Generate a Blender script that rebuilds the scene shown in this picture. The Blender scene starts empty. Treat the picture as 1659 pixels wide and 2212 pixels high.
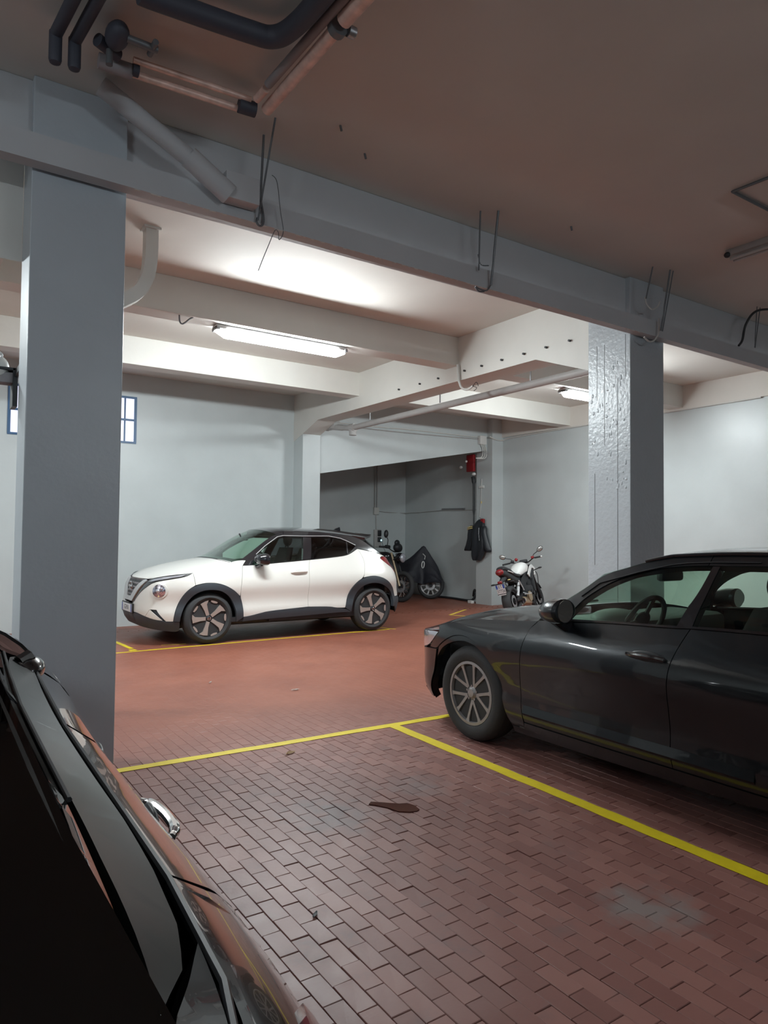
import bpy, bmesh, math, random, bisect
from mathutils import Vector, Matrix

random.seed(7)
scene = bpy.context.scene
COL = scene.collection

# ---------------------------------------------------------------- camera
cam_data = bpy.data.cameras.new('camera')
cam = bpy.data.objects.new('camera', cam_data); COL.objects.link(cam)
cam_data.sensor_fit = 'HORIZONTAL'; cam_data.sensor_width = 36.0
cam_data.lens = 36.0 * 1508.73 / 1659.0
cam_data.clip_start = 0.02; cam_data.clip_end = 200
def aim(yaw, pitch, roll, loc):
    f = Vector((math.cos(yaw)*math.cos(pitch), math.sin(yaw)*math.cos(pitch), math.sin(pitch)))
    r = Vector((math.sin(yaw), -math.cos(yaw), 0)); u = r.cross(f)
    r2 = r*math.cos(roll) + u*math.sin(roll); u2 = u*math.cos(roll) - r*math.sin(roll)
    m = Matrix((r2, u2, -f)).transposed().to_4x4(); m.translation = loc
    return m
cam.matrix_world = aim(math.radians(56.1198), math.radians(1.9195), math.radians(0.5660), (0, 0, 1.5))
scene.camera = cam

# ---------------------------------------------------------------- world, exposure
world = bpy.data.worlds.new('world'); scene.world = world; world.use_nodes = True
bg = world.node_tree.nodes['Background']
bg.inputs[0].default_value = (0.55, 0.62, 0.75, 1); bg.inputs[1].default_value = 0.02
scene.view_settings.view_transform = 'Standard'
scene.view_settings.look = 'None'
scene.view_settings.gamma = 1.0
scene.view_settings.use_curve_mapping = False
scene.view_settings.exposure = 0.0
LAMP_POWER = 235.0       # radiance of the two fluorescent fittings in view
FILL_TUBE_POWER = 135.0  # added unseen tubes that lift the light in the aisle
scene.cycles.max_bounces = 10
scene.cycles.diffuse_bounces = 6
scene.cycles.glossy_bounces = 4
scene.cycles.transparent_max_bounces = 12
scene.cycles.sample_clamp_indirect = 4.0
scene.cycles.caustics_reflective = False
scene.cycles.caustics_refractive = False
scene.cycles.use_denoising = True

# ---------------------------------------------------------------- materials
def mat(name, color, rough=0.5, metal=0.0, coat=0.0, spec=0.5, emit=None, estr=0.0,
        noise=0.0, nscale=8.0, bump=0.0, bscale=40.0, coat_rough=0.05):
    m = bpy.data.materials.new(name); m.use_nodes = True
    nt = m.node_tree; b = nt.nodes['Principled BSDF']
    b.inputs['Base Color'].default_value = (*color, 1)
    b.inputs['Roughness'].default_value = rough
    b.inputs['Metallic'].default_value = metal
    b.inputs['Specular IOR Level'].default_value = spec
    b.inputs['Coat Weight'].default_value = coat
    b.inputs['Coat Roughness'].default_value = coat_rough
    if emit:
        b.inputs['Emission Color'].default_value = (*emit, 1)
        b.inputs['Emission Strength'].default_value = estr
    if noise or bump:
        tc = nt.nodes.new('ShaderNodeNewGeometry')
    if noise:
        n = nt.nodes.new('ShaderNodeTexNoise'); n.inputs['Scale'].default_value = nscale; n.inputs['Detail'].default_value = 6
        nt.links.new(tc.outputs['Position'], n.inputs['Vector'])
        r = nt.nodes.new('ShaderNodeMapRange'); r.inputs['From Min'].default_value = 0.25; r.inputs['From Max'].default_value = 0.75
        r.inputs['To Min'].default_value = 1 - noise; r.inputs['To Max'].default_value = 1 + noise
        nt.links.new(n.outputs['Fac'], r.inputs['Value'])
        mx = nt.nodes.new('ShaderNodeVectorMath'); mx.operation = 'SCALE'
        mx.inputs[0].default_value = color
        nt.links.new(r.outputs['Result'], mx.inputs['Scale'])
        nt.links.new(mx.outputs['Vector'], b.inputs['Base Color'])
    if bump:
        n2 = nt.nodes.new('ShaderNodeTexNoise'); n2.inputs['Scale'].default_value = bscale; n2.inputs['Detail'].default_value = 4
        nt.links.new(tc.outputs['Position'], n2.inputs['Vector'])
        bp = nt.nodes.new('ShaderNodeBump'); bp.inputs['Strength'].default_value = bump; bp.inputs['Distance'].default_value = 0.02
        nt.links.new(n2.outputs['Fac'], bp.inputs['Height'])
        nt.links.new(bp.outputs['Normal'], b.inputs['Normal'])
    return m

def glass_mat(name, tint, gloss=(1, 1, 1), rough=0.0, ior=1.5):
    m = bpy.data.materials.new(name); m.use_nodes = True
    nt = m.node_tree; nt.nodes.clear()
    o = nt.nodes.new('ShaderNodeOutputMaterial'); mix = nt.nodes.new('ShaderNodeMixShader')
    t = nt.nodes.new('ShaderNodeBsdfTransparent'); g = nt.nodes.new('ShaderNodeBsdfGlossy')
    t.inputs['Color'].default_value = (*tint, 1); g.inputs['Color'].default_value = (*gloss, 1)
    g.inputs['Roughness'].default_value = rough
    # Schlick reflectance, the same from both sides of the pane
    geo = nt.nodes.new('ShaderNodeNewGeometry'); dot = nt.nodes.new('ShaderNodeVectorMath'); dot.operation = 'DOT_PRODUCT'
    nt.links.new(geo.outputs['Incoming'], dot.inputs[0]); nt.links.new(geo.outputs['Normal'], dot.inputs[1])
    ab = nt.nodes.new('ShaderNodeMath'); ab.operation = 'ABSOLUTE'; nt.links.new(dot.outputs['Value'], ab.inputs[0])
    inv = nt.nodes.new('ShaderNodeMath'); inv.operation = 'SUBTRACT'; inv.inputs[0].default_value = 1.0; nt.links.new(ab.outputs[0], inv.inputs[1])
    pw = nt.nodes.new('ShaderNodeMath'); pw.operation = 'POWER'; pw.inputs[1].default_value = 5.0; nt.links.new(inv.outputs[0], pw.inputs[0])
    f = nt.nodes.new('ShaderNodeMath'); f.operation = 'MULTIPLY_ADD'; f.inputs[1].default_value = 0.95; f.inputs[2].default_value = 0.045
    nt.links.new(pw.outputs[0], f.inputs[0])
    nt.links.new(f.outputs[0], mix.inputs[0]); nt.links.new(t.outputs[0], mix.inputs[1]); nt.links.new(g.outputs[0], mix.inputs[2])
    nt.links.new(mix.outputs[0], o.inputs[0])
    return m

M = {}
M['wall'] = mat('wall_paint', (0.54, 0.585, 0.59), 0.38, noise=0.05, nscale=1.6, bump=0.10, bscale=9)
M['ceiling'] = mat('ceiling_paint', (0.66, 0.63, 0.585), 0.75, noise=0.05, nscale=1.2, bump=0.05, bscale=14)
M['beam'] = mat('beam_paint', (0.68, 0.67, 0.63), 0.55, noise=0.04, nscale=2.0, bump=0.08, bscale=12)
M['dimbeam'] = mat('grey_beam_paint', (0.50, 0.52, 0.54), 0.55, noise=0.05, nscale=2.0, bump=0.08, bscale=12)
M['pillar'] = mat('pillar_enamel', (0.47, 0.51, 0.54), 0.30, noise=0.04, nscale=3.0, bump=0.25, bscale=26)
M['pillar_smooth'] = mat('smooth_pillar_enamel', (0.46, 0.51, 0.55), 0.36, noise=0.04, nscale=3.0, bump=0.07, bscale=30)
M['pipe_white'] = mat('white_painted_pipe', (0.62, 0.62, 0.59), 0.45)
M['pipe_grey'] = mat('grey_painted_pipe', (0.42, 0.41, 0.40), 0.5, noise=0.06)
M['copper'] = mat('copper_pipe', (0.78, 0.56, 0.48), 0.42, metal=0.15, noise=0.25, nscale=14)
M['dark_pipe'] = mat('dark_insulated_pipe', (0.05, 0.055, 0.075), 0.6)
M['lagging'] = mat('grey_pipe_lagging', (0.30, 0.29, 0.30), 0.7, noise=0.1)
M['steel'] = mat('dull_steel', (0.35, 0.35, 0.36), 0.4, metal=0.7)
M['rod'] = mat('dark_hanger_steel', (0.16, 0.17, 0.18), 0.5, metal=0.5)
M['black'] = mat('black_plastic', (0.022, 0.024, 0.027), 0.45)
M['rubber'] = mat('tyre_rubber', (0.030, 0.031, 0.033), 0.75, bump=0.1, bscale=120)
M['cladding'] = mat('grey_black_cladding', (0.040, 0.048, 0.058), 0.5, bump=0.06, bscale=300)
M['white_paint'] = mat('pearl_white_paint', (0.76, 0.745, 0.70), 0.30, coat=0.7, spec=0.5)
M['gloss_black'] = mat('gloss_black_paint', (0.010, 0.010, 0.013), 0.22, coat=1.0)
M['grey_paint'] = mat('dark_blue_grey_paint', (0.010, 0.014, 0.018), 0.30, metal=0.3, spec=0.4, coat=0.8, coat_rough=0.03)
M['satin_black'] = mat('satin_black_trim', (0.014, 0.016, 0.016), 0.30, spec=0.16)
M['dark_paint'] = mat('black_metallic_paint', (0.010, 0.010, 0.012), 0.2, metal=0.1, coat=1.0, coat_rough=0.02)
M['chrome'] = mat('chrome', (0.75, 0.76, 0.78), 0.12, metal=1.0)
M['satin'] = mat('satin_silver', (0.58, 0.59, 0.60), 0.35, metal=0.4)
M['bronze_alloy'] = mat('machined_alloy', (0.55, 0.50, 0.46), 0.38, metal=0.6)
M['grey_alloy'] = mat('grey_alloy', (0.36, 0.35, 0.35), 0.42, metal=0.5)
M['dark_alloy'] = mat('dark_alloy', (0.02, 0.02, 0.024), 0.35, metal=0.3)
M['brake'] = mat('brake_steel', (0.25, 0.22, 0.2), 0.5, metal=0.6, noise=0.3, nscale=30)
M['rust'] = mat('rusty_caliper', (0.28, 0.13, 0.07), 0.7, noise=0.3, nscale=30)
M['red_lens'] = mat('red_lens', (0.22, 0.008, 0.012), 0.12, coat=1.0)
M['clear_lens'] = mat('clear_lens', (0.62, 0.65, 0.72), 0.10, metal=0.6, coat=1.0)
M['lamp_inside'] = mat('lamp_reflector', (0.62, 0.61, 0.72), 0.12, metal=0.95, noise=0.9, nscale=60)
M['white_plastic'] = mat('white_plastic', (0.7, 0.7, 0.68), 0.4)
M['plate_white'] = mat('number_plate_white', (0.72, 0.73, 0.74), 0.45)
M['plate_blue'] = mat('number_plate_blue', (0.02, 0.07, 0.36), 0.45)
M['ink'] = mat('printed_black', (0.015, 0.015, 0.018), 0.5)
M['seat'] = mat('black_seat_cloth', (0.018, 0.019, 0.02), 0.8)
M['trim'] = mat('grey_interior_trim', (0.16, 0.165, 0.165), 0.6)
M['tape'] = mat('yellow_floor_tape', (0.74, 0.58, 0.012), 0.5, noise=0.06, nscale=20)
M['tape_old'] = mat('worn_yellow_tape', (0.70, 0.50, 0.06), 0.6, noise=0.2, nscale=18)
M['red'] = mat('red_enamel', (0.26, 0.012, 0.016), 0.45)
M['blue_frame'] = mat('blue_window_frame', (0.03, 0.10, 0.22), 0.4)
M['pane'] = mat('lit_window_pane', (0.6, 0.6, 0.7), 0.3, emit=(0.72, 0.74, 0.95), estr=0.85)
M['leather'] = mat('black_leather', (0.022, 0.026, 0.032), 0.42, bump=0.25, bscale=22)
M['cover'] = mat('dark_nylon_cover', (0.014, 0.015, 0.022), 0.62, bump=0.3, bscale=14)
M['yellow_strip'] = mat('yellow_stripe', (0.75, 0.62, 0.25), 0.5)
M['gold'] = mat('gold_engine_cover', (0.42, 0.33, 0.22), 0.4, metal=0.5)
M['bike_white'] = mat('white_tank_paint', (0.80, 0.80, 0.78), 0.3, coat=0.6)
M['engine'] = mat('black_engine', (0.022, 0.023, 0.026), 0.45, metal=0.4, noise=0.3, nscale=40)
M['mirror'] = mat('mirror_glass', (0.42, 0.40, 0.38), 0.15, metal=0.8)
M['glow'] = mat('blue_indicator', (0.2, 0.5, 0.8), 0.3, emit=(0.4, 0.85, 1.0), estr=2.5)
M['mortar'] = mat('dark_joint_grout', (0.105, 0.048, 0.040), 0.85)
M['leaf'] = mat('dry_leaf', (0.50, 0.34, 0.18), 0.7)
M['paper'] = mat('scrap_paper', (0.62, 0.56, 0.52), 0.7)
M['oil'] = mat('dark_red_liquid', (0.07, 0.012, 0.006), 0.04, coat=1.0)
M['brown_bag'] = mat('yellowish_card', (0.45, 0.42, 0.28), 0.7)
M['glass_green'] = glass_mat('green_tinted_glass', (0.80, 0.93, 0.85))
M['glass_dark'] = glass_mat('dark_privacy_glass', (0.10, 0.11, 0.12))
M['glass_black'] = glass_mat('black_tinted_glass', (0.015, 0.016, 0.02))
M['diffuser'] = mat('lit_lamp_diffuser', (0.9, 0.9, 0.95), 0.4, emit=(0.90, 0.98, 1.0), estr=LAMP_POWER)
M['fill_diffuser'] = mat('added_fill_diffuser', (0.9, 0.9, 0.9), 0.4, emit=(0.84, 0.93, 1.0), estr=FILL_TUBE_POWER)  # glow of the added, unseen fill tubes
M['old_lamp'] = mat('unlit_lamp_body', (0.34, 0.33, 0.32), 0.5)

def brick_mat(name, per_object):
    m = bpy.data.materials.new(name); m.use_nodes = True
    nt = m.node_tree; b = nt.nodes['Principled BSDF']; N = nt.nodes.new; Lk = nt.links.new
    geo = N('ShaderNodeNewGeometry')
    if per_object:
        oi = N('ShaderNodeObjectInfo'); rnd = oi.outputs['Random']
    else:
        at = N('ShaderNodeAttribute'); at.attribute_name = 'tint'; rnd = at.outputs['Fac']
    # tint of each brick
    cr = N('ShaderNodeValToRGB')
    cr.color_ramp.elements[0].color = (0.21, 0.090, 0.075, 1); cr.color_ramp.elements[1].color = (0.29, 0.135, 0.112, 1)
    Lk(rnd, cr.inputs[0])
    # grime: grey-black patches
    n1 = N('ShaderNodeTexNoise'); n1.inputs['Scale'].default_value = 5.5; n1.inputs['Detail'].default_value = 8; n1.inputs['Roughness'].default_value = 0.65
    Lk(geo.outputs['Position'], n1.inputs['Vector'])
    r1 = N('ShaderNodeMapRange'); r1.inputs['From Min'].default_value = 0.56; r1.inputs['From Max'].default_value = 0.80; r1.inputs['To Max'].default_value = 0.6
    Lk(n1.outputs['Fac'], r1.inputs['Value'])
    mx1 = N('ShaderNodeMix'); mx1.data_type = 'RGBA'; mx1.inputs[7].default_value = (0.13, 0.105, 0.105, 1)
    Lk(r1.outputs[0], mx1.inputs[0]); Lk(cr.outputs[0], mx1.inputs[6])
    # scuffed grey-white stain by the right-hand tape
    def blot(loc, rad, col, amt, prev, nscale):
        d = N('ShaderNodeVectorMath'); d.operation = 'DISTANCE'; d.inputs[1].default_value = loc
        Lk(geo.outputs['Position'], d.inputs[0])
        f = N('ShaderNodeMapRange'); f.inputs['From Min'].default_value = rad; f.inputs['From Max'].default_value = 0.0
        Lk(d.outputs['Value'], f.inputs['Value'])
        nn = N('ShaderNodeTexNoise'); nn.inputs['Scale'].default_value = nscale; nn.inputs['Detail'].default_value = 6
        Lk(geo.outputs['Position'], nn.inputs['Vector'])
        a = N('ShaderNodeMath'); a.operation = 'MULTIPLY'; Lk(f.outputs[0], a.inputs[0]); Lk(nn.outputs['Fac'], a.inputs[1])
        g = N('ShaderNodeMapRange'); g.inputs['From Min'].default_value = 0.22; g.inputs['From Max'].default_value = 0.45; g.inputs['To Max'].default_value = amt
        Lk(a.outputs[0], g.inputs['Value'])
        mx = N('ShaderNodeMix'); mx.data_type = 'RGBA'; mx.inputs[7].default_value = (*col, 1)
        Lk(g.outputs[0], mx.inputs[0]); Lk(prev, mx.inputs[6])
        return mx.outputs[2]
    out = blot((2.52, 1.78, 0), 0.42, (0.24, 0.22, 0.21), 0.7, mx1.outputs[2], 9)
    out = blot((2.55, 3.4, 0), 0.40, (0.20, 0.16, 0.16), 0.6, out, 7)
    out = blot((1.9, 3.3, 0), 0.55, (0.13, 0.105, 0.11), 0.6, out, 8)
    # red floor paint beyond the parking row (a resin coat over the bricks)
    sp = N('ShaderNodeSeparateXYZ'); Lk(geo.outputs['Position'], sp.inputs[0])
    r2 = N('ShaderNodeMapRange'); r2.inputs['From Min'].default_value = 4.2; r2.inputs['From Max'].default_value = 5.6
    Lk(sp.outputs['Y'], r2.inputs['Value'])
    mx2 = N('ShaderNodeMix'); mx2.data_type = 'RGBA'; mx2.inputs[7].default_value = (0.335, 0.100, 0.058, 1)
    n3 = N('ShaderNodeTexNoise'); n3.inputs['Scale'].default_value = 1.3; n3.inputs['Detail'].default_value = 5
    Lk(geo.outputs['Position'], n3.inputs['Vector'])
    cr3 = N('ShaderNodeValToRGB'); cr3.color_ramp.elements[0].position = 0.3; cr3.color_ramp.elements[1].position = 0.7
    cr3.color_ramp.elements[0].color = (0.225, 0.075, 0.048, 1); cr3.color_ramp.elements[1].color = (0.30, 0.106, 0.067, 1)
    Lk(n3.outputs['Fac'], cr3.inputs[0]); Lk(cr3.outputs[0], mx2.inputs[7])
    Lk(r2.outputs[0], mx2.inputs[0]); Lk(out, mx2.inputs[6])
    Lk(mx2.outputs[2], b.inputs['Base Color'])
    r3 = N('ShaderNodeMapRange'); r3.inputs['To Min'].default_value = 0.34; r3.inputs['To Max'].default_value = 0.56
    Lk(n1.outputs['Fac'], r3.inputs['Value']); Lk(r3.outputs[0], b.inputs['Roughness'])
    b.inputs['Specular IOR Level'].default_value = 0.45
    n4 = N('ShaderNodeTexNoise'); n4.inputs['Scale'].default_value = 45; n4.inputs['Detail'].default_value = 3
    Lk(geo.outputs['Position'], n4.inputs['Vector'])
    bp = N('ShaderNodeBump'); bp.inputs['Strength'].default_value = 0.18; bp.inputs['Distance'].default_value = 0.004
    Lk(n4.outputs['Fac'], bp.inputs['Height']); Lk(bp.outputs[0], b.inputs['Normal'])
    return m
M['brick'] = brick_mat('clinker_brick_single', True)
M['brick_field'] = brick_mat('clinker_brick_field', False)

# ---------------------------------------------------------------- helpers
def link(name, me, parent=None):
    o = bpy.data.objects.new(name, me); COL.objects.link(o)
    if parent is not None: o.parent = parent
    return o

def tag(o, label=None, cat=None, group=None, kind=None):
    if label: o['label'] = label
    if cat: o['category'] = cat
    if group: o['group'] = group
    if kind: o['kind'] = kind
    return o

def empty(name, loc=(0, 0, 0), rz=0.0, label=None, cat=None, group=None):
    o = bpy.data.objects.new(name, None); COL.objects.link(o)
    o.empty_display_size = 0.1
    o.location = loc; o.rotation_euler = (0, 0, rz)
    return tag(o, label, cat, group)

class MB:
    """collects shapes into one mesh"""
    def __init__(self): self.bm = bmesh.new()
    def verts(self, vs): return [self.bm.verts.new(v) for v in vs]
    def face(self, vs):
        try: return self.bm.faces.new(vs)
        except ValueError: return None
    def box(self, x0, x1, y0, y1, z0, z1, mtx=None, bev=0.0):
        vs = [Vector((x, y, z)) for z in (z0, z1) for y in (y0, y1) for x in (x0, x1)]
        if mtx is not None: vs = [mtx @ v for v in vs]
        v = self.verts(vs)
        fs = [self.face([v[i] for i in q]) for q in ((0, 2, 3, 1), (4, 5, 7, 6), (0, 1, 5, 4), (2, 6, 7, 3), (0, 4, 6, 2), (1, 3, 7, 5))]
        if bev:
            es = list({e for f in fs for e in f.edges})
            bmesh.ops.bevel(self.bm, geom=es, offset=bev, segments=2, profile=0.5, affect='EDGES')
        return self
    def prism(self, poly, d, axis='z', a=0.0, mtx=None):
        """poly (2D, CCW) extruded from a to a+d along axis: z -> (x,y), y -> (x,z), x -> (y,z)"""
        def to3(p, h):
            v = {'z': (p[0], p[1], h), 'y': (p[0], h, p[1]), 'x': (h, p[0], p[1])}[axis]
            v = Vector(v)
            return mtx @ v if mtx is not None else v
        lo = self.verts([to3(p, a) for p in poly]); hi = self.verts([to3(p, a + d) for p in poly])
        n = len(poly); fs = [self.face(lo[::-1]), self.face(hi)]
        for i in range(n):
            j = (i + 1) % n
            fs.append(self.face([lo[i], lo[j], hi[j], hi[i]]))
        bmesh.ops.recalc_face_normals(self.bm, faces=[f for f in fs if f])
        return self
    def tube(self, pts, r, n=10, cap=True, closed=False):
        pts = [Vector(p) for p in pts]; m = len(pts)
        rs = r if isinstance(r, (list, tuple)) else [r]*m
        rings = []; up = None
        for i, p in enumerate(pts):
            if closed: t = (pts[(i+1) % m] - pts[i-1])
            else: t = pts[min(i+1, m-1)] - pts[max(i-1, 0)]
            t.normalize()
            if up is None: up = Vector((0, 0, 1)) if abs(t.z) < 0.9 else Vector((1, 0, 0))
            a = t.cross(up)
            if a.length < 1e-5: a = t.cross(Vector((0.3, 1, 0.2)))
            a.normalize(); b = t.cross(a); b.normalize(); up = -b if False else up
            rings.append(self.verts([p + (a*math.cos(2*math.pi*k/n) + b*math.sin(2*math.pi*k/n))*rs[i] for k in range(n)]))
        fs = []
        for i in range(m if closed else m-1):
            A, B = rings[i], rings[(i+1) % m]
            for k in range(n):
                fs.append(self.face([A[k], A[(k+1) % n], B[(k+1) % n], B[k]]))
        if cap and not closed:
            fs.append(self.face(rings[0][::-1])); fs.append(self.face(rings[-1]))
        bmesh.ops.recalc_face_normals(self.bm, faces=[f for f in fs if f])
        return self
    def cyl(self, p, q, r, n=20, r2=None):
        return self.tube([p, q], [r, r if r2 is None else r2], n)
    def ball(self, c, rx, ry=None, rz=None, nu=20, nv=12, mtx=None):
        ry = rx if ry is None else ry; rz = rx if rz is None else rz
        c = Vector(c); rings = []
        def T(v): return (mtx @ v) if mtx is not None else v
        top = self.bm.verts.new(T(c + Vector((0, 0, rz)))); bot = self.bm.verts.new(T(c - Vector((0, 0, rz))))
        for j in range(1, nv):
            th = math.pi*j/nv
            rings.append(self.verts([T(c + Vector((rx*math.sin(th)*math.cos(2*math.pi*k/nu), ry*math.sin(th)*math.sin(2*math.pi*k/nu), rz*math.cos(th)))) for k in range(nu)]))
        fs = []
        for k in range(nu):
            k2 = (k+1) % nu
            fs.append(self.face([top, rings[0][k], rings[0][k2]])); fs.append(self.face([bot, rings[-1][k2], rings[-1][k]]))
            for A, B in zip(rings, rings[1:]): fs.append(self.face([A[k], B[k], B[k2], A[k2]]))
        bmesh.ops.recalc_face_normals(self.bm, faces=[f for f in fs if f])
        return self
    def lathe(self, prof, c, axis='y', n=40, closed=False):
        """prof: (radius, height along axis) pairs"""
        c = Vector(c); rings = []
        for r, h in prof:
            ring = []
            for k in range(n):
                a = 2*math.pi*k/n; u, w = r*math.cos(a), r*math.sin(a)
                v = {'y': (u, h, w), 'z': (u, w, h), 'x': (h, u, w)}[axis]
                ring.append(c + Vector(v))
            rings.append(self.verts(ring))
        fs = []
        prs = list(zip(rings, rings[1:])) + ([(rings[-1], rings[0])] if closed else [])
        for A, B in prs:
            for k in range(n):
                fs.append(self.face([A[k], A[(k+1) % n], B[(k+1) % n], B[k]]))
        if not closed:
            fs.append(self.face(rings[0][::-1])); fs.append(self.face(rings[-1]))
        bmesh.ops.recalc_face_normals(self.bm, faces=[f for f in fs if f])
        return self
    def grid(self, rows, closed_u=False):
        """rows: list of lists of points, skinned together"""
        R = [self.verts(r) for r in rows]
        for A, B in zip(R, R[1:]):
            n = len(A)
            for k in range(n if closed_u else n-1):
                k2 = (k+1) % n
                self.face([A[k], A[k2], B[k2], B[k]])
        return R
    def recalc(self):
        bmesh.ops.recalc_face_normals(self.bm, faces=self.bm.faces[:]); return self
    def build(self, name, m, parent=None, smooth=35):
        me = bpy.data.meshes.new(name); self.bm.normal_update(); self.bm.to_mesh(me); self.bm.free()
        me.materials.append(m)
        if smooth:
            me.shade_smooth()
            if smooth < 180: me.set_sharp_from_angle(angle=math.radians(smooth))
        return link(name, me, parent)

def text_mesh(name, body, size, m, parent, mtx, depth=0.0008):
    cu = bpy.data.curves.new(name, 'FONT'); cu.body = body; cu.size = size; cu.extrude = depth
    cu.align_x = 'CENTER'; cu.align_y = 'CENTER'; cu.resolution_u = 3
    tmp = bpy.data.objects.new(name + '_tmp', cu); COL.objects.link(tmp)
    bpy.context.view_layer.update()
    me = bpy.data.meshes.new_from_object(tmp.evaluated_get(bpy.context.evaluated_depsgraph_get()))
    bpy.data.objects.remove(tmp); bpy.data.curves.remove(cu)
    me.transform(mtx); me.materials.clear(); me.materials.append(m)
    return link(name, me, parent)

def spline(pts, n=8):
    """Catmull-Rom through pts"""
    P = [Vector(p) for p in pts]; out = []
    for i in range(len(P)-1):
        a, b, c, d = P[max(i-1, 0)], P[i], P[i+1], P[min(i+2, len(P)-1)]
        for k in range(n):
            t = k/n
            out.append(0.5*((2*b) + (c-a)*t + (2*a-5*b+4*c-d)*t*t + (3*b-a-3*c+d)*t**3))
    out.append(P[-1]); return out
# ---------------------------------------------------------------- car body maths
# A car body is a surface pos(s, z): s runs along the plan outline from the middle of the
# nose (s = 0) round the left side to the middle of the tail; negative s is the right side.
def lerp_tab(tab, v):
    if v <= tab[0][0]: return tab[0][1]
    for (a, p), (b, q) in zip(tab, tab[1:]):
        if v <= b:
            t = (v - a) / (b - a)
            return p + (q - p) * t
    return tab[-1][1]

def smooth_tab(tab, v, h=0.03):
    return (lerp_tab(tab, v - 2*h) + 2*lerp_tab(tab, v - h) + 3*lerp_tab(tab, v) + 2*lerp_tab(tab, v + h) + lerp_tab(tab, v + 2*h)) / 9.0

def chaikin(pts, n=4):
    for _ in range(n):
        out = [pts[0]]
        for a, b in zip(pts, pts[1:]):
            out.append((0.75*a[0] + 0.25*b[0], 0.75*a[1] + 0.25*b[1]))
            out.append((0.25*a[0] + 0.75*b[0], 0.25*a[1] + 0.75*b[1]))
        out.append(pts[-1]); pts = out
    return pts

class Body:
    def __init__(self, outline, side, front, rear, bulges=()):
        p = chaikin(outline, 4)
        self.P = p; self.S = [0.0]
        for a, b in zip(p, p[1:]):
            self.S.append(self.S[-1] + math.hypot(b[0]-a[0], b[1]-a[1]))
        self.side, self.front, self.rear, self.bulges = side, front, rear, bulges
    def at(self, s):
        S = self.S
        if s <= 0: i = 0
        elif s >= S[-1]: i = len(S) - 2
        else: i = bisect.bisect_right(S, s) - 1
        i = min(i, len(S) - 2)
        d = S[i+1] - S[i]; t = (s - S[i]) / d
        a, b = self.P[i], self.P[i+1]
        return a[0] + (b[0]-a[0])*t, a[1] + (b[1]-a[1])*t
    def nrm(self, s, h=0.04):
        a = self.at(max(0, s-h)); b = self.at(min(self.S[-1], s+h))
        dx, dy = b[0]-a[0], b[1]-a[1]; l = math.hypot(dx, dy) or 1
        return -dy/l, dx/l
    def inset(self, s, z, n):
        ws = n[1]*n[1]; we = n[0]*n[0]
        d = ws * smooth_tab(self.side, z)
        d += we * smooth_tab(self.front if n[0] < 0 else self.rear, z)
        x = self.at(s)[0]
        for bx, bz, sx, sz, amp in self.bulges:
            d -= amp * math.exp(-((x-bx)/sx)**2 - ((z-bz)/sz)**2)
        return d
    def pos(self, s, z, off=0.0):
        sg = 1 if s >= 0 else -1
        s = abs(s)
        p = self.at(s); n = self.nrm(s)
        if n[1] < 0: n = (n[0], n[1])
        d = self.inset(s, z, n) - off
        return (-(p[0] - n[0]*d), sg*(p[1] - n[1]*d), z)
    def s_of_x(self, x):
        # left side: arc length at distance x behind the nose
        lo, hi = 0.0, self.S[-1]
        for _ in range(50):
            m = (lo + hi)/2
            if self.at(m)[0] < x: lo = m
            else: hi = m
        return lo
# ================================================================ ROOM
CZ = 4.25                      # ceiling
def fz(y):                     # the floor falls a little towards the back wall
    if y < 10.95: return 0.0
    return -0.10*min(1.0, (y - 10.95)/1.05)
XL, XR, YN, YB = -6.0, 11.47, -6.0, 12.44

mb = MB()                      # floor slab under the bricks
rows = []
for y in (YN, 10.95, 11.5, 12.0, 16.2):
    rows.append([(XL-0.2, y, fz(y)-0.012), (XR+0.2, y, fz(y)-0.012)])
mb.grid([[Vector(p) for p in r] for r in rows])
mb.box(XL-0.2, XR+0.2, YN, 16.2, -0.4, -0.2)
floor = tag(mb.build('floor', M['mortar'], smooth=0), 'red clinker brick garage floor laid in long rows', kind='structure')

mb = MB(); mb.box(XL-0.2, XR+0.2, YN-0.2, 16.2, CZ, CZ+0.2)
tag(mb.build('ceiling', M['ceiling'], smooth=0), 'flat painted concrete ceiling between the beams', kind='structure')

# back wall, open for the glazed strip window
W0, W1, WZ0, WZ1 = 1.19, 3.13, 3.06, 3.84
mb = MB()
mb.box(XL, W0, YB, YB+0.25, -0.3, CZ); mb.box(W1, 6.60, YB, YB+0.25, -0.3, CZ)
mb.box(W0, W1, YB, YB+0.25, -0.3, WZ0); mb.box(W0, W1, YB, YB+0.25, WZ1, CZ)
tag(mb.build('wall_back', M['wall'], smooth=0), 'pale grey back wall behind the white car', kind='structure')
mb = MB(); mb.box(XR, XR+0.25, YN, 16.2, -0.3, CZ)
tag(mb.build('wall_right', M['wall'], smooth=0), 'pale grey side wall behind the white and black motorcycle', kind='structure')
mb = MB(); mb.box(XL-0.25, XL, YN, YB+0.25, -0.3, CZ)
tag(mb.build('wall_left', M['wall'], smooth=0), 'far left garage wall out of frame', kind='structure')
mb = MB(); mb.box(XL-0.25, XR+0.25, YN-0.25, YN, -0.3, CZ)
tag(mb.build('wall_front', M['wall'], smooth=0), 'garage wall behind the photographer', kind='structure')
mb = MB(); mb.box(6.60, XR+0.25, 16.0, 16.25, -0.3, CZ)
tag(mb.build('wall_alcove_back', M['wall'], smooth=0), 'shaded back wall of the recess under the sloping lintel', kind='structure')
mb = MB(); mb.box(6.55, 6.62, YB+0.25, 16.0, -0.3, CZ)
tag(mb.build('wall_alcove_left', M['wall'], smooth=0), 'left wall of the recess hidden behind the slim pillar', kind='structure')
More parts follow.
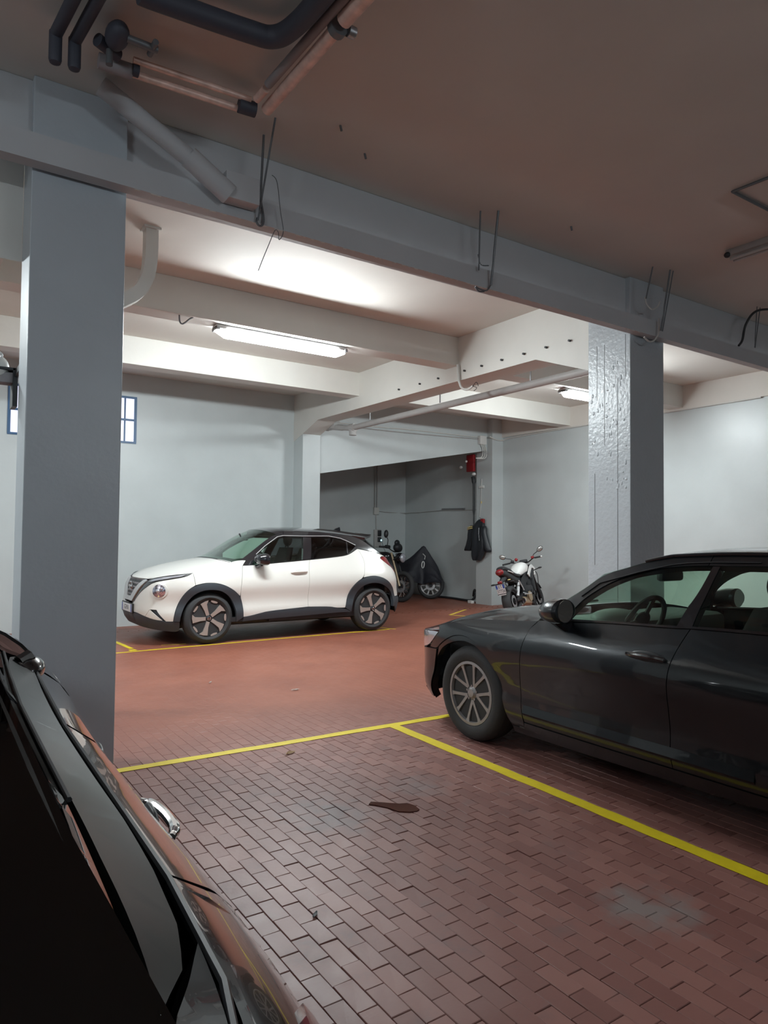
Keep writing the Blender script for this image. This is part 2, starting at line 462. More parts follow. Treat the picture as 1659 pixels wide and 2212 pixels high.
# sloping lintel over the recess (the underside of a ramp)
mb = MB()
mb.prism([(6.55, 2.70), (11.25, 3.54), (11.25, CZ), (6.55, CZ)], 0.22, 'y', 12.25)
tag(mb.build('trim_lintel', M['wall'], smooth=0), 'sloping grey lintel over the dark recess', kind='structure')

# window
win = empty('window_1', (W0, YB, WZ0)); tag(win, 'narrow lit window with blue steel frame high on back wall', kind='structure')
nx_, ww, hh = 11, W1 - W0, WZ1 - WZ0
mb = MB()
for k in range(nx_ + 1):
    x = ww*k/nx_; h = 0.022 if k in (0, nx_) else 0.013
    mb.box(x-h, x+h, -0.015, 0.03, 0, hh)
for z in (0, hh*0.5, hh):
    mb.box(-0.02, ww+0.02, -0.017, 0.032, z-0.018, z+0.018)
mb.build('window_frame', M['blue_frame'], win, smooth=0)
for k in range(nx_):
    for j in range(2):
        mb = MB(); mb.box(ww*k/nx_+0.008, ww*(k+1)/nx_-0.008, 0.0, 0.012, hh*j/2+0.01, hh*(j+1)/2-0.01)
        mb.build('pane', M['pane'], win, smooth=0)

# pillars
def pillar(name, x0, x1, y0, y1, label, z0=-0.05, matk='pillar'):
    mb = MB(); mb.box(x0, x1, y0, y1, z0, CZ, bev=0.006)
    # board marks of the formwork on the aisle faces
    return tag(mb.build(name, M[matk], smooth=0), label, kind='structure')
PL = pillar('pillar', 0.525, 1.072, 4.60, 4.98, 'dark faced square concrete pillar nearest the camera on the left', -0.05, 'pillar_smooth')
PR = pillar('pillar', 6.18, 6.755, 4.60, 5.15, 'square concrete pillar behind the dark grey car with rough lit side')
pillar('pillar', 6.19, 6.58, 12.06, 12.50, 'slim lit pillar at back wall above the white car roof', -0.3, 'wall')
pillar('pillar', 11.13, 11.50, 12.07, 12.62, 'slim pillar at the recess edge holding the leather jacket', -0.3, 'wall')
# recessed formwork seams and plaster blobs on the lit face of the right pillar
random.seed(3)
mb = MB()
for y, z0, z1 in ((4.76, 0.0, 3.2), (4.93, 2.5, 3.6), (5.03, 3.0, 3.6), (4.66, 3.2, 3.65), (5.06, 1.2, 2.2)):
    mb.box(6.1785, 6.181, y-0.0022, y+0.0022, z0, z1)
mb.build('formwork_seam', M['black'], PR, smooth=0)
for k in range(46):
    y = random.uniform(4.64, 5.11); z = random.choice([random.gauss(2.1, 0.05), random.uniform(2.3, 3.3), random.uniform(0.9, 3.4), random.gauss(2.75, 0.25)])
    mb = MB(); mb.ball((6.18, y, z), 0.005, random.uniform(0.005, 0.018), random.uniform(0.008, 0.03), 8, 6)
    mb.build('plaster_blob', M['pillar'], PR)

# beams -------------------------------------------------------------
def beam(label, mtl, build):
    mb = MB(); build(mb)
    return tag(mb.build('trim_beam', M[mtl], smooth=0), label, kind='structure')
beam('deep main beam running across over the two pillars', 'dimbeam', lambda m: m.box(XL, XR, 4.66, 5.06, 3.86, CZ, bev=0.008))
def long_beam(x0, x1, z):
    def f(m):
        m.prism([(4.95, 3.22 + z*0), (5.15, 3.36), (5.95, 3.645), (11.45, 3.645), (12.1, 3.44), (12.46, 3.33), (12.46, CZ), (4.95, CZ)], x1 - x0, 'x', x0)
    return f
beamB = beam('white haunched beam from right pillar back to the slim pillar', 'beam', long_beam(6.184, 6.57, 0))
beam('white haunched beam going back from the left pillar', 'beam', long_beam(0.16, 0.521, 0))
beam('white cross beam carrying the lit fluorescent lamps', 'beam', lambda m: m.box(XL, XR, 7.40, 7.68, 3.855, CZ, bev=0.006))
beam('bright white cross beam nearest the back wall', 'beam', lambda m: m.box(XL, XR, 10.0, 10.28, 3.855, CZ, bev=0.006))
beam('cream beam along the top of the right wall', 'ceiling', lambda m: m.box(11.43, XR+0.01, 5.06, 12.1, 3.83, CZ))
for y, z in ((8.81, 3.762), (8.27, 3.755), (7.83, 3.757), (7.253, 3.757), (6.908, 3.755), (6.527, 3.757), (6.137, 3.753), (5.771, 3.753), (5.412, 3.752)):
    mb = MB(); mb.cyl((6.155, y, z), (6.182, y, z), 0.014, 8); mb.build('anchor_bolt', M['black'], beamB)

# the long boxed drain that runs in front of the pillars under the ceiling
mb = MB()
n = 30; rows = []
for k in range(n+1):
    x = XL + (XR - XL)*k/n; zb = 3.660 - 0.0073*(x - 1.0); zt = zb + 0.163
    rows.append([(x, 4.46, zb), (x, 4.56, zb), (x, 4.56, zt), (x, 4.46, zt)])
mb.grid([[Vector(p) for p in r] for r in rows], closed_u=True); mb.recalc()
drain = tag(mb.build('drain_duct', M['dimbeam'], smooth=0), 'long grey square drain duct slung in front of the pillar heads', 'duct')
mb = MB()                      # crumbled plaster along its lower rear lip
random.seed(5)
for k in range(60):
    x = 1.1 + 0.085*k + random.uniform(-.03, .03)
    zb = 3.660 - 0.0073*(x-1.0)
    mb.ball((x, 4.467, zb), random.uniform(.008, .03), .006, random.uniform(.003, .007), 6, 4)
mb.build('plaster_lip', M['pipe_white'], drain)['kind'] = 'stuff'
# slanting branch that joins it from the ceiling, with collar and box
bra = empty('branch_duct', (1.0, 4.40, 4.22), 0, 'grey slanting branch pipe from ceiling into the long duct', 'pipe')
mb = MB(); L0 = (1.0, 4.40, 4.22)
def rel(p): return (p[0]-L0[0], p[1]-L0[1], p[2]-L0[2])
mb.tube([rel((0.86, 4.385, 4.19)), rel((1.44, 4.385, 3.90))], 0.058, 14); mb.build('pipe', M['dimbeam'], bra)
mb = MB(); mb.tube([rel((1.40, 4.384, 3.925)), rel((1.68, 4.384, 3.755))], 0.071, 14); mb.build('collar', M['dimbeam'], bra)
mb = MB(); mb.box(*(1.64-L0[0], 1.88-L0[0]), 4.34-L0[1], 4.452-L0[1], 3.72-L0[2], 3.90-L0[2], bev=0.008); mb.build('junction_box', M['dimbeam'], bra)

# ---------------------------------------------------------------- bricks
BW, BL, JT = 0.078, 0.156, 0.0028
def brick_visible(x, y):
    m = cam.matrix_world.inverted() @ Vector((x, y, 0))
    if m.z > -0.2: return None
    u = 829.5 + 1508.73*m.x/-m.z; v = 1106 - 1508.73*m.y/-m.z
    return u, v, -m.z
random.seed(11)
near, field = [], []
r = 0
x = -0.6
while x < 11.4:
    y = -0.2 + (0.5*BL if r % 2 else 0) + random.uniform(-0.006, 0.006)
    while y < 15.9:
        q = brick_visible(x + BW/2, y + BL/2)
        if q and -80 < q[0] < 1740 and 1150 < q[1] < 2330 and not (x > 6.55 and y > 4.5 and y < 5.2 and x < 6.7):
            u, v, d = q
            sil = 1240 + (u - 5)*1.45   # roughly where the dark car hides the floor
            vis = u > 0 and u < 1659 and v < 2212 and u > 246 and v < 1690 + (u-250)*1.25 and not (u > 1050 and v < 1600 + (u-1050)*0.40)
            (near if vis else field).append((d, x, y))
        y += BL
    x += BW; r += 1
near.sort(); field += near[300:]; near = near[:300]
def brick_geo(w, l, dz=(0, 0, 0, 0)):
    h = 0.0018
    top = [(h, h, dz[0]), (w-h, h, dz[1]), (w-h, l-h, dz[2]), (h, l-h, dz[3])]
    mid = [(0, 0, -h), (w, 0, -h), (w, l, -h), (0, l, -h)]
    bot = [(0, 0, -.0115), (w, 0, -.0115), (w, l, -.0115), (0, l, -.0115)]
    f = [(0, 1, 2, 3)]
    for i in range(4):
        j = (i+1) % 4
        f.append((i, i+4, j+4, j)); f.append((i+4, i+8, j+8, j+4))
    return top + mid + bot, f
variants = []
for k in range(8):
    dz = [random.uniform(-.0009, .0009) for _ in range(4)]
    vs, fs = brick_geo(BW-JT, BL-JT, dz)
    me = bpy.data.meshes.new('brick'); me.from_pydata(vs, [], fs); me.materials.append(M['brick']); variants.append(me)
for d, x, y in near:
    o = link('brick', random.choice(variants), floor)
    o.location = (x, y, random.uniform(-.0012, .0012) + random.choice((0, 0, 0, 0, -.002)))
    o.rotation_euler = (0, 0, random.uniform(-.006, .006))
V, Fc, tint = [], [], []
for d, x, y in field:
    soft = min(1.0, max(0.0, (y-4.0)/1.6))        # thick paint fills the joints farther back
    vs, fs = brick_geo(BW-JT*(1-0.92*soft), BL-JT*(1-0.92*soft), [random.uniform(-.0009, .0009)*(1-soft) for _ in range(4)])
    vs = [(a, b, c*(1-0.7*soft) if c > -.01 else c) for a, b, c in vs]
    b0 = len(V); z = fz(y) + random.uniform(-.001, .001)*(1-soft) - 0.0002
    V += [(a+x, b+y, c+z) for a, b, c in vs]; Fc += [tuple(i+b0 for i in f) for f in fs]
    t = random.random(); tint += [t]*len(vs)
me = bpy.data.meshes.new('brick_field'); me.from_pydata(V, [], Fc)
at = me.attributes.new('tint', 'FLOAT', 'POINT'); at.data.foreach_set('value', tint)
me.materials.append(M['brick_field'])
bf = link('brick_paving', me, floor); bf['kind'] = 'stuff'

# ---------------------------------------------------------------- yellow tape
def tape(pts, w, label, mtl='tape', cat='floor marking', group=None, jag=0.004):
    """a strip of tape along a polyline on the floor"""
    bmv = MB(); P = [Vector((p[0], p[1], 0)) for p in pts]; rows = []
    pts2 = []
    for a, b in zip(P, P[1:]):
        nn = max(1, int((b-a).length/0.12))
        pts2 += [a.lerp(b, k/nn) for k in range(nn)]
    pts2.append(P[-1])
    for i, p in enumerate(pts2):
        t = (pts2[min(i+1, len(pts2)-1)] - pts2[max(i-1, 0)]).normalized(); nrm = Vector((-t.y, t.x, 0))
        a = p + nrm*(w/2 + random.uniform(-jag, jag)); b = p - nrm*(w/2 + random.uniform(-jag, jag))
        z = fz(p.y) + 0.0012
        rows.append([(b.x, b.y, z), (a.x, a.y, z), (a.x, a.y, z+0.0014), (b.x, b.y, z+0.0014)])
    bmv.grid([[Vector(q) for q in r] for r in rows], closed_u=True)
    bmv.face([v for v in bmv.bm.verts[:4]] if False else None) if False else None
    bmv.recalc()
    return tag(bmv.build('parking_line', M[mtl], smooth=0), label, cat, group)
random.seed(21)
tape([(0.30, 4.632), (1.07, 4.62), (3.19, 4.585), (4.9, 4.555)], 0.078, 'yellow tape line running from the left pillar base under the dark grey car')
tape([(3.175, 4.545), (3.155, 1.64), (3.15, -0.6)], 0.092, 'straight yellow tape line between the bare bay and the dark grey car')
tape([(1.6, 9.10), (2.4, 9.135), (4.3, 9.215), (6.35, 9.27)], 0.045, 'thin yellow tape line under the white car wheels', 'tape')
tape([(2.36, 9.20), (2.355, 9.285)], 0.085, 'small square yellow tape patch by the thin line', 'tape')
tape([(2.375, 9.36), (2.33, 10.1)], 0.06, 'short yellow tape stub in front of the white car bumper', 'tape')
tape([(2.78, 9.46), (3.1, 9.41)], 0.025, 'worn yellow tape scrap beside the white car front tyre', 'tape_old')
tape([(6.28, 9.63), (6.44, 9.22)], 0.04, 'worn yellow tape corner behind the white car rear tyre', 'tape_old')
tape([(8.62, 10.05), (8.49, 10.36), (10.98, 12.02)], 0.06, 'worn yellow tape corner line in front of the dark recess', 'tape_old')

# litter and stain
mb = MB()
pts = [(2.14, 3.31), (2.17, 3.27), (2.20, 3.215), (2.22, 3.14), (2.27, 3.10), (2.31, 3.09), (2.335, 3.10), (2.345, 3.16), (2.33, 3.21), (2.29, 3.225), (2.25, 3.26), (2.21, 3.30), (2.17, 3.335)]
mb.prism([(p[0], p[1]) for p in pts], 0.0035, 'z', 0.0008)
tag(mb.build('oil_puddle', M['oil']), 'small glossy dark red puddle on the bare brick bay', 'puddle')
def scrap(name, x, y, s, label, cat, mk, a=0):
    mb = MB(); random.seed(int(x*100)); rows = []
    for j in range(4):
        rows.append([Vector((x + math.cos(a)*(i-2)*s*0.25 - math.sin(a)*(j-1.5)*s*0.14*(1-abs(i-2)*0.3), y + math.sin(a)*(i-2)*s*0.25 + math.cos(a)*(j-1.5)*s*0.14*(1-abs(i-2)*0.3), 0.004+random.uniform(0, s*0.12))) for i in range(5)])
    mb.grid(rows)
    r = mb.bm.faces[:]; bmesh.ops.solidify(mb.bm, geom=r, thickness=0.0012)
    tag(mb.build(name, M[mk]), label, cat)
scrap('dry_leaf', 2.177, 4.364, 0.09, 'crumpled tan leaf just in front of the long yellow line', 'leaf', 'leaf', 0.4)
scrap('paper_scrap', 3.088, 6.102, 0.09, 'pale paper scrap on red floor in front of the white car', 'litter', 'paper', 0.1)
scrap('paper_scrap', 2.511, 6.847, 0.06, 'tiny pale paper scrap farther left on the red floor', 'litter', 'paper', 0.9)
scrap('dry_leaf', 1.35, 2.47, 0.045, 'tiny dark leaf fragment on the bricks beside the black car', 'leaf', 'engine', 0.8)
# ================================================================ LAMPS
def fluorescent(x0, x1, y, z, label, diff='diffuser', group=None):
    L = x1 - x0
    t = empty('fluorescent_lamp', (x0, y, z), 0, label, 'lamp', group)
    mb = MB(); mb.box(0.0, L, -0.07, 0.07, 0.062, 0.105, bev=0.006); mb.build('housing', M['white_plastic'], t)
    # rounded prismatic diffuser with closed ends
    mb = MB(); rows = []
    for k in range(15):
        u = k/14; x = 0.005 + (L-0.01)*u
        e = min(u, 1-u)*L; s = min(1.0, math.sqrt(max(0.0, e)/0.07 + 0.12))
        rows.append([(x, 0.075*s*math.cos(a), 0.062 - 0.085*s*math.sin(a)) for a in [math.pi*j/14 for j in range(15)]])
    R = mb.grid([[Vector(p) for p in r] for r in rows])
    mb.face(R[0][::-1]); mb.face(R[-1]); mb.recalc()
    mb.build('diffuser', M[diff], t)
    for x in (0.02, L-0.02):
        mb = MB(); mb.box(x-0.02, x+0.02, -0.082, 0.082, 0.045, 0.085, bev=0.004); mb.build('clip', M['steel'], t)
    return t
fluorescent(2.74, 4.44, 7.54, 3.742, 'long lit fluorescent lamp above the white car')
fluorescent(8.42, 9.66, 7.54, 3.742, 'lit fluorescent lamp half hidden by the right pillar')
fluorescent(-2.6, -0.9, 7.54, 3.742, 'lit fluorescent lamp in the left bay out of frame')
def fill_tube(x0, x1, y, z, label):
    """added fill light: plain tube hung on two wires below the ceiling"""
    t = empty('added_fill_tube', (x0, y, z), 0, label, 'lamp'); L = x1 - x0
    mb = MB(); mb.cyl((0, 0, 0), (L, 0, 0), 0.03, 16); mb.build('tube', M['fill_diffuser'], t)
    for x in (0.0, L):
        mb = MB(); mb.cyl((x-0.03, 0, 0), (x+0.03, 0, 0), 0.036, 12); mb.build('socket', M['white_plastic'], t)
        mb = MB(); mb.cyl((x, 0, 0), (x, 0, CZ-z), 0.004, 6); mb.build('wire', M['rod'], t)
fill_tube(-3.6, -2.0, 0.6, 3.3, 'added unseen fill tube left of the photographer')  # both tubes are added out of view to brighten the aisle
fill_tube(2.6, 4.2, -3.0, 3.3, 'added unseen fill tube behind the photographer')
# unlit fitting on the ceiling at the right edge
t = empty('unlit_fitting', (6.40, 3.66, 4.10), 0, 'unlit grey tube fitting on the dark ceiling at right edge', 'lamp')
mb = MB(); mb.box(-0.05, 0.05, -1.25, 0.0, 0.09, 0.15, bev=0.008); mb.build('housing', M['old_lamp'], t)
mb = MB(); mb.cyl((-0.03, -1.2, 0.055), (-0.03, -0.04, 0.055), 0.014, 10); mb.build('tube', M['pipe_grey'], t)
mb = MB(); mb.cyl((0.03, -1.2, 0.055), (0.03, -0.04, 0.055), 0.014, 10); mb.build('tube', M['pipe_grey'], t)
mb = MB(); mb.ball((-0.05, -0.02, 0.10), 0.028, 0.03, 0.028, 12, 8); mb.build('end_cap', M['black'], t)
mb = MB(); mb.tube(spline([(0.0, -0.42, 0.10), (0.06, -0.42, 0.02), (0.1, -0.5, 0.04)]), 0.008, 8); mb.build('cable', M['black'], t)
# bent conduit on the ceiling
mb = MB(); mb.tube([(5.30, 2.55, 4.235), (5.28, 2.98, 4.235), (5.92, 2.98, 4.235), (6.6, 2.98, 4.235)], 0.012, 8)
tag(mb.build('ceiling_conduit', M['rod']), 'thin dark bent conduit on the ceiling at right edge', 'conduit')

# ================================================================ PIPES OVER THE AISLE
def pipe_run(name, label, pieces, cat='pipe'):
    t = empty(name, pieces[0][2][0], 0, label, cat); o = Vector(pieces[0][2][0])
    for nm, mk, pts, r in pieces:
        mb = MB(); mb.tube([Vector(p) - o for p in pts], r, 14); mb.build(nm, M[mk], t)
    return t
Z1 = 4.13
pipe_run('copper_pipe', 'pair of copper pipes across the ceiling above the left pillar', [
    ('pipe', 'copper', [(0.94, 4.07, Z1), (1.64, 4.03, Z1)], 0.021),
    ('pipe', 'copper', [(0.95, 3.99, Z1+.03), (1.64, 3.95, Z1+.03)], 0.018),
    ('lagging', 'lagging', [(0.78, 4.06, Z1), (0.96, 4.055, Z1)], 0.042),
    ('elbow', 'dark_pipe', [(1.58, 3.995, Z1), (1.685, 3.985, Z1)], 0.045),
    ('coupling', 'dark_pipe', [(0.955, 4.03, Z1), (0.99, 4.03, Z1)], 0.034)])
pipe_run('copper_pipe', 'thick copper pipe going back overhead from the pipe corner', [
    ('pipe', 'copper', [(1.742, 3.94, Z1), (1.752, 3.10, Z1)], 0.036),
    ('pipe', 'copper', [(1.752, 3.02, Z1), (1.765, 2.55, Z1)], 0.042),
    ('side_pipe', 'copper', [(1.655, 3.895, Z1+.01), (1.66, 3.77, Z1+.01)], 0.024),
    ('side_pipe', 'lagging', [(1.66, 3.74, Z1+.02), (1.70, 2.6, Z1+.02)], 0.026),
    ('clamp', 'rod', [(1.752, 3.105, Z1), (1.752, 3.06, Z1)], 0.052),
    ('coupling', 'steel', [(1.80, 3.06, Z1-.01), (1.84, 3.06, Z1-.01)], 0.03)])
pipe_run('dark_hose', 'thick dark insulated pipe bending over the copper pipes', [
    ('pipe', 'dark_pipe', spline([(0.84, 3.44, 4.14), (0.95, 3.44, 4.145), (1.38, 3.40, 4.15), (1.52, 3.36, 4.15), (1.575, 3.22, 4.15), (1.595, 2.95, 4.15), (1.60, 2.4, 4.15)], 8), 0.055)])
for k, (x, y, lab) in enumerate(((0.555, 4.02, 'left dark capped pipe stub hanging at the ceiling corner'), (0.650, 4.02, 'right dark capped pipe stub hanging at the ceiling corner'))):
    pipe_run('pipe_stub', lab, [
        ('stub', 'dark_pipe', [(x, y, 4.17), (x, y, 4.02), (x, y, 4.005), (x, y, 3.997)], [0.033, 0.033, 0.028, 0.010]),
        ('pipe', 'dark_pipe', [(x, y, 4.16), (x+0.10, 3.0, 4.16)], 0.032)])
t = empty('valve', (0.70, 3.86, 4.13), 0, 'dark valve cluster between the pipe stubs and copper pipes', 'valve')
mb = MB(); mb.ball((0.12, -0.06, 0), 0.06, 0.10, 0.06); mb.build('body', M['dark_pipe'], t)
mb = MB(); mb.cyl((0.04, 0.03, 0.0), (0.16, 0.10, 0.0), 0.035); mb.build('pipe', M['dark_pipe'], t)
mb = MB(); mb.cyl((0.16, -0.10, -0.02), (0.32, -0.10, -0.02), 0.02); mb.cyl((0.295, -0.16, -0.02), (0.295, -0.04, -0.02), 0.016); mb.build('handle', M['rod'], t)
mb = MB(); mb.cyl((0.10, 0.02, -0.04), (0.10, 0.02, -0.12), 0.018); mb.build('drain_cock', M['rod'], t)

# hangers of the long duct
def hanger(label, parts):
    o = Vector(parts[0][1][0]); t = empty('duct_hanger', o, 0, label, 'hanger')
    for nm, pts, r in parts:
        mb = MB(); mb.tube([Vector(p) - o for p in pts], r, 8); mb.build(nm, M['rod'], t)
hanger('hooked rod hanger with stray wire nearest the left pillar', [
    ('rod', [(1.905, 4.17, 4.25), (1.905, 4.43, 3.66)], 0.007),
    ('rod', [(1.925, 4.40, 4.25), (1.925, 4.44, 3.80)], 0.009),
    ('hook', spline([(1.925, 4.44, 3.82), (1.95, 4.44, 3.70), (1.945, 4.44, 3.645), (1.92, 4.44, 3.63), (1.90, 4.44, 3.65), (1.905, 4.44, 3.68)]), 0.008),
    ('wire', spline([(1.99, 4.40, 3.99), (2.03, 4.40, 3.95), (2.06, 4.40, 3.75), (2.083, 4.40, 3.617), (2.053, 4.40, 3.55), (2.045, 4.40, 3.60), (2.02, 4.40, 3.607), (1.973, 4.40, 3.491), (1.93, 4.40, 3.38), (1.901, 4.40, 3.298)]), 0.0028)])
hanger('pair of rods holding the duct between the two pillars', [
    ('rod', [(3.90, 4.39, 4.25), (3.92, 4.43, 3.76)], 0.007),
    ('rod', [(4.02, 4.30, 4.25), (4.06, 4.43, 3.66)], 0.010),
    ('strap', spline([(3.92, 4.44, 3.90), (3.95, 4.44, 3.82), (4.04, 4.44, 3.83)]), 0.005),
    ('wire_knot', spline([(4.06, 4.44, 3.66), (4.02, 4.44, 3.61), (3.95, 4.45, 3.61), (3.90, 4.45, 3.62), (3.94, 4.45, 3.59), (4.0, 4.45, 3.60)]), 0.007)])
hanger('rods and white looped strap at the right pillar head', [
    ('rod', [(6.14, 4.30, 4.25), (6.155, 4.39, 3.95)], 0.007),
    ('rod', [(6.36, 4.25, 4.25), (6.40, 4.39, 3.66)], 0.009),
    ('rod', [(6.41, 4.25, 4.25), (6.43, 4.39, 3.66)], 0.006)])
o3 = [o for o in COL.objects if o.name.startswith('duct_hanger')][-1]; q3 = Vector(o3.location)
for pts, r in (([(6.155, 4.40, 3.97), (6.18, 4.40, 3.90), (6.27, 4.40, 3.865), (6.36, 4.40, 3.91), (6.40, 4.40, 3.97)], .007), ([(6.41, 4.42, 3.80), (6.41, 4.42, 3.66), (6.36, 4.43, 3.57), (6.28, 4.44, 3.54), (6.19, 4.44, 3.57)], .008)):
    mb = MB(); mb.tube([p - q3 for p in spline(pts)], r, 8); mb.build('white_strap', M['pipe_white'], o3)
hanger('thin twin rods of the duct near the right frame edge', [
    ('rod', [(8.20, 4.34, 4.25), (8.25, 4.40, 3.78)], 0.006), ('rod', [(8.27, 4.34, 4.25), (8.26, 4.40, 3.78)], 0.006)])
mb = MB(); mb.tube(spline([(8.9, 4.1, 4.235), (8.45, 4.2, 4.22), (8.12, 4.3, 4.17), (8.03, 4.38, 4.02), (8.02, 4.42, 3.84), (7.96, 4.43, 3.765)]), 0.014, 8)
tag(mb.build('ceiling_cable', M['black']), 'black cable dropping from ceiling onto the duct at right', 'cable')
for x, y, lab in ((2.30, 4.0, 'left'), (2.62, 4.20, 'middle'), (4.75, 4.15, 'right')):
    mb = MB(); mb.cyl((x, y, 4.255), (x+.012, y, 4.215), 0.008, 8)
    tag(mb.build('ceiling_stud', M['rod']), '%s one of the small dark studs in the dim ceiling' % lab, 'stud')

# ================================================================ BACK BAY SERVICES
# square white downpipe by the left pillar
t = empty('rainwater_pipe', (1.70, 6.36, 4.25), 0, 'white square pipe slanting from ceiling behind left pillar', 'pipe')
def sweep(pts, w):
    rows = []
    P = [Vector(p) for p in pts]
    for i, p in enumerate(P):
        d = (P[min(i+1, len(P)-1)] - P[max(i-1, 0)]).normalized(); a = Vector((0, 1, 0)); b = d.cross(a).normalized()
        rows.append([p + a*w - b*w, p + a*w + b*w, p - a*w + b*w, p - a*w - b*w])
    return rows
mb = MB(); mb.grid(sweep(spline([(0, 0, 0), (0.0, 0, -0.22), (-0.02, 0, -0.42), (-0.10, 0, -0.60), (-0.28, 0, -0.74), (-0.60, 0, -0.96), (-0.85, 0, -1.2), (-0.85, 0, -2.2), (-0.85, 0, -4.245)], 4), 0.055), closed_u=True); mb.recalc()
mb.build('pipe', M['pipe_white'], t)
mb = MB(); mb.box(-0.075, 0.075, -0.075, 0.075, -0.02, 0.0); mb.build('flange', M['pipe_white'], t)
# drain pipe along the haunched beam with its fittings
t = empty('waste_pipe', (6.66, 5.20, 3.50), 0, 'grey round drain pipe slung beside the haunched beam', 'pipe')
mb = MB(); mb.tube([(0, 0, 0.0), (0.0, 5.75, -0.02)], 0.052, 16); mb.build('pipe', M['pipe_grey'], t)
mb = MB(); mb.tube([(0, 5.70, -0.02), (0, 5.84, -0.02)], 0.075, 16); mb.build('collar', M['pipe_grey'], t)
mb = MB(); mb.tube([(0, 5.78, -0.02), (0, 5.78, -0.16)], 0.07, 16); mb.build('inspection_cap', M['pipe_grey'], t)
mb = MB(); mb.tube(spline([(0, 5.82, -0.02), (0.0, 6.1, 0.02), (-0.02, 6.55, 0.09)]), [0.05]*9+[0.06]*7+[0.055], 12); mb.build('elbow', M['pipe_grey'], t)
mb = MB(); mb.box(-0.08, 0.06, 6.35, 6.80, 0.04, 0.20, bev=0.02); mb.build('hopper', M['pipe_grey'], t)
for y in (1.3, 3.2, 5.2):
    mb = MB(); mb.box(-0.004, 0.004, y-0.012, y+0.012, 0.05, 0.73 if y < 5 else 0.38); mb.build('strap', M['steel'], t)
# conduit drop on the beam face
t = empty('conduit_drop', (6.15, 7.35, 3.86), 0, 'white conduit stub with bare wire ends on the haunched beam', 'conduit')
mb = MB(); mb.tube([(0, 0.02, 0.0), (0, 0.0, -0.24)], 0.020, 10); mb.build('pipe', M['pipe_white'], t)
mb = MB(); mb.tube(spline([(0, 0, -0.22), (0.0, -0.06, -0.33), (0.02, -0.16, -0.375), (0.03, -0.26, -0.34)]), 0.016, 8); mb.build('flex', M['pipe_white'], t)
mb = MB(); mb.tube(spline([(0.03, -0.26, -0.34), (0.03, -0.33, -0.30), (0.03, -0.37, -0.36)]), 0.004, 6); mb.tube(spline([(0.03, -0.26, -0.34), (0.03, -0.34, -0.38), (0.03, -0.28, -0.41)]), 0.004, 6); mb.build('wire', M['black'], t)
# small hook under the cross beam
mb = MB(); mb.tube(spline([(2.31, 7.44, 3.86), (2.315, 7.44, 3.79), (2.34, 7.44, 3.765), (2.38, 7.44, 3.79), (2.42, 7.44, 3.83), (2.46, 7.44, 3.858)]), 0.009, 8)
tag(mb.build('cable_loop', M['rod']), 'small cable loop under the cross beam left of the lit lamp', 'cable')
# cable along the lintel, junction box and drops
t = empty('junction_box', (10.95, 12.20, 3.74), 0, 'white junction box with looping cables at the lintel end', 'box')
mb = MB(); mb.box(-0.12, 0.08, -0.05, 0.045, -0.10, 0.10, bev=0.012); mb.build('box', M['white_plastic'], t)
for k, dx in enumerate((-0.07, -0.02, 0.03)):
    mb = MB(); mb.tube(spline([(dx, -0.01, -0.08), (dx+0.06, -0.01, -0.20), (dx+0.06+0.01*k, -0.01, -0.32), (dx+0.02, 0.0, -0.40-0.01*k), (-0.2, 0.02, -0.43)]), 0.011, 8); mb.build('cable', M['pipe_white'], t)
mb = MB(); mb.tube(spline([(7.1, 12.225, 3.70), (7.5, 12.225, 3.72), (8.4, 12.225, 3.72), (9.8, 12.225, 3.74), (10.85, 12.225, 3.765)]), 0.011, 8)
tag(mb.build('lintel_cable', M['pipe_grey']), 'lower grey cable clipped along the sloping lintel', 'cable')
mb = MB(); mb.tube(spline([(7.0, 12.225, 3.78), (7.6, 12.225, 3.77), (9.0, 12.225, 3.80), (10.85, 12.225, 3.80)]), 0.011, 8)
tag(mb.build('lintel_cable', M['pipe_white']), 'upper white conduit clipped along the sloping lintel', 'cable')
mb = MB(); mb.tube(spline([(11.03, 12.05, 3.82), (11.2, 12.03, 3.76), (11.40, 12.0, 3.76), (11.44, 11.6, 3.80), (11.44, 9.2, 3.82), (11.44, 6.0, 3.82)]), 0.014, 8)
tag(mb.build('wall_cable', M['pipe_white']), 'white cable running along the top of the right wall', 'cable')

# red siren box with hose and cord at the recess pillar
t = empty('alarm_box', (11.10, 12.78, 3.25), 0, 'red box with pale knobs under the lintel end', 'box')
mb = MB(); mb.box(-0.05, 0.03, -0.13, 0.13, -0.20, 0.22, bev=0.02); mb.build('case', M['red'], t)
mb = MB(); mb.ball((-0.11, 0.05, 0.05), 0.03, 0.03, 0.03, 12, 8); mb.build('knob', M['white_plastic'], t)
mb = MB(); mb.ball((-0.12, 0.24, -0.08), 0.04, 0.05, 0.04, 12, 8); mb.build('lamp_cap', M['pipe_grey'], t)
mb = MB(); mb.ball((-0.02, -0.12, -0.26), 0.05, 0.06, 0.04, 12, 8); mb.build('outlet', M['white_plastic'], t)
mb = MB(); mb.tube(spline([(11.09, 12.70, 2.92), (11.085, 12.66, 2.75), (11.085, 12.655, 2.0), (11.085, 12.655, 1.2)]), [0.05]*8+[0.03]*8+[0.018]*9, 10)
tag(mb.build('black_hose', M['black']), 'black hose hanging down the recess pillar edge', 'hose')
t = empty('white_cord', (11.12, 12.42, 2.86), 0, 'white cord with tape knot dangling on the recess pillar', 'cord')
mb = MB(); mb.tube(spline([(0, 0, 0), (-0.006, 0.0, -0.2), (-0.006, 0.02, -0.6), (-0.006, 0.06, -0.92)]), 0.006, 6); mb.build('string', M['white_plastic'], t)
mb = MB(); mb.box(-0.015, 0.0, -0.09, 0.08, -0.22, -0.16, bev=0.004); mb.build('tape_knot', M['white_plastic'], t)
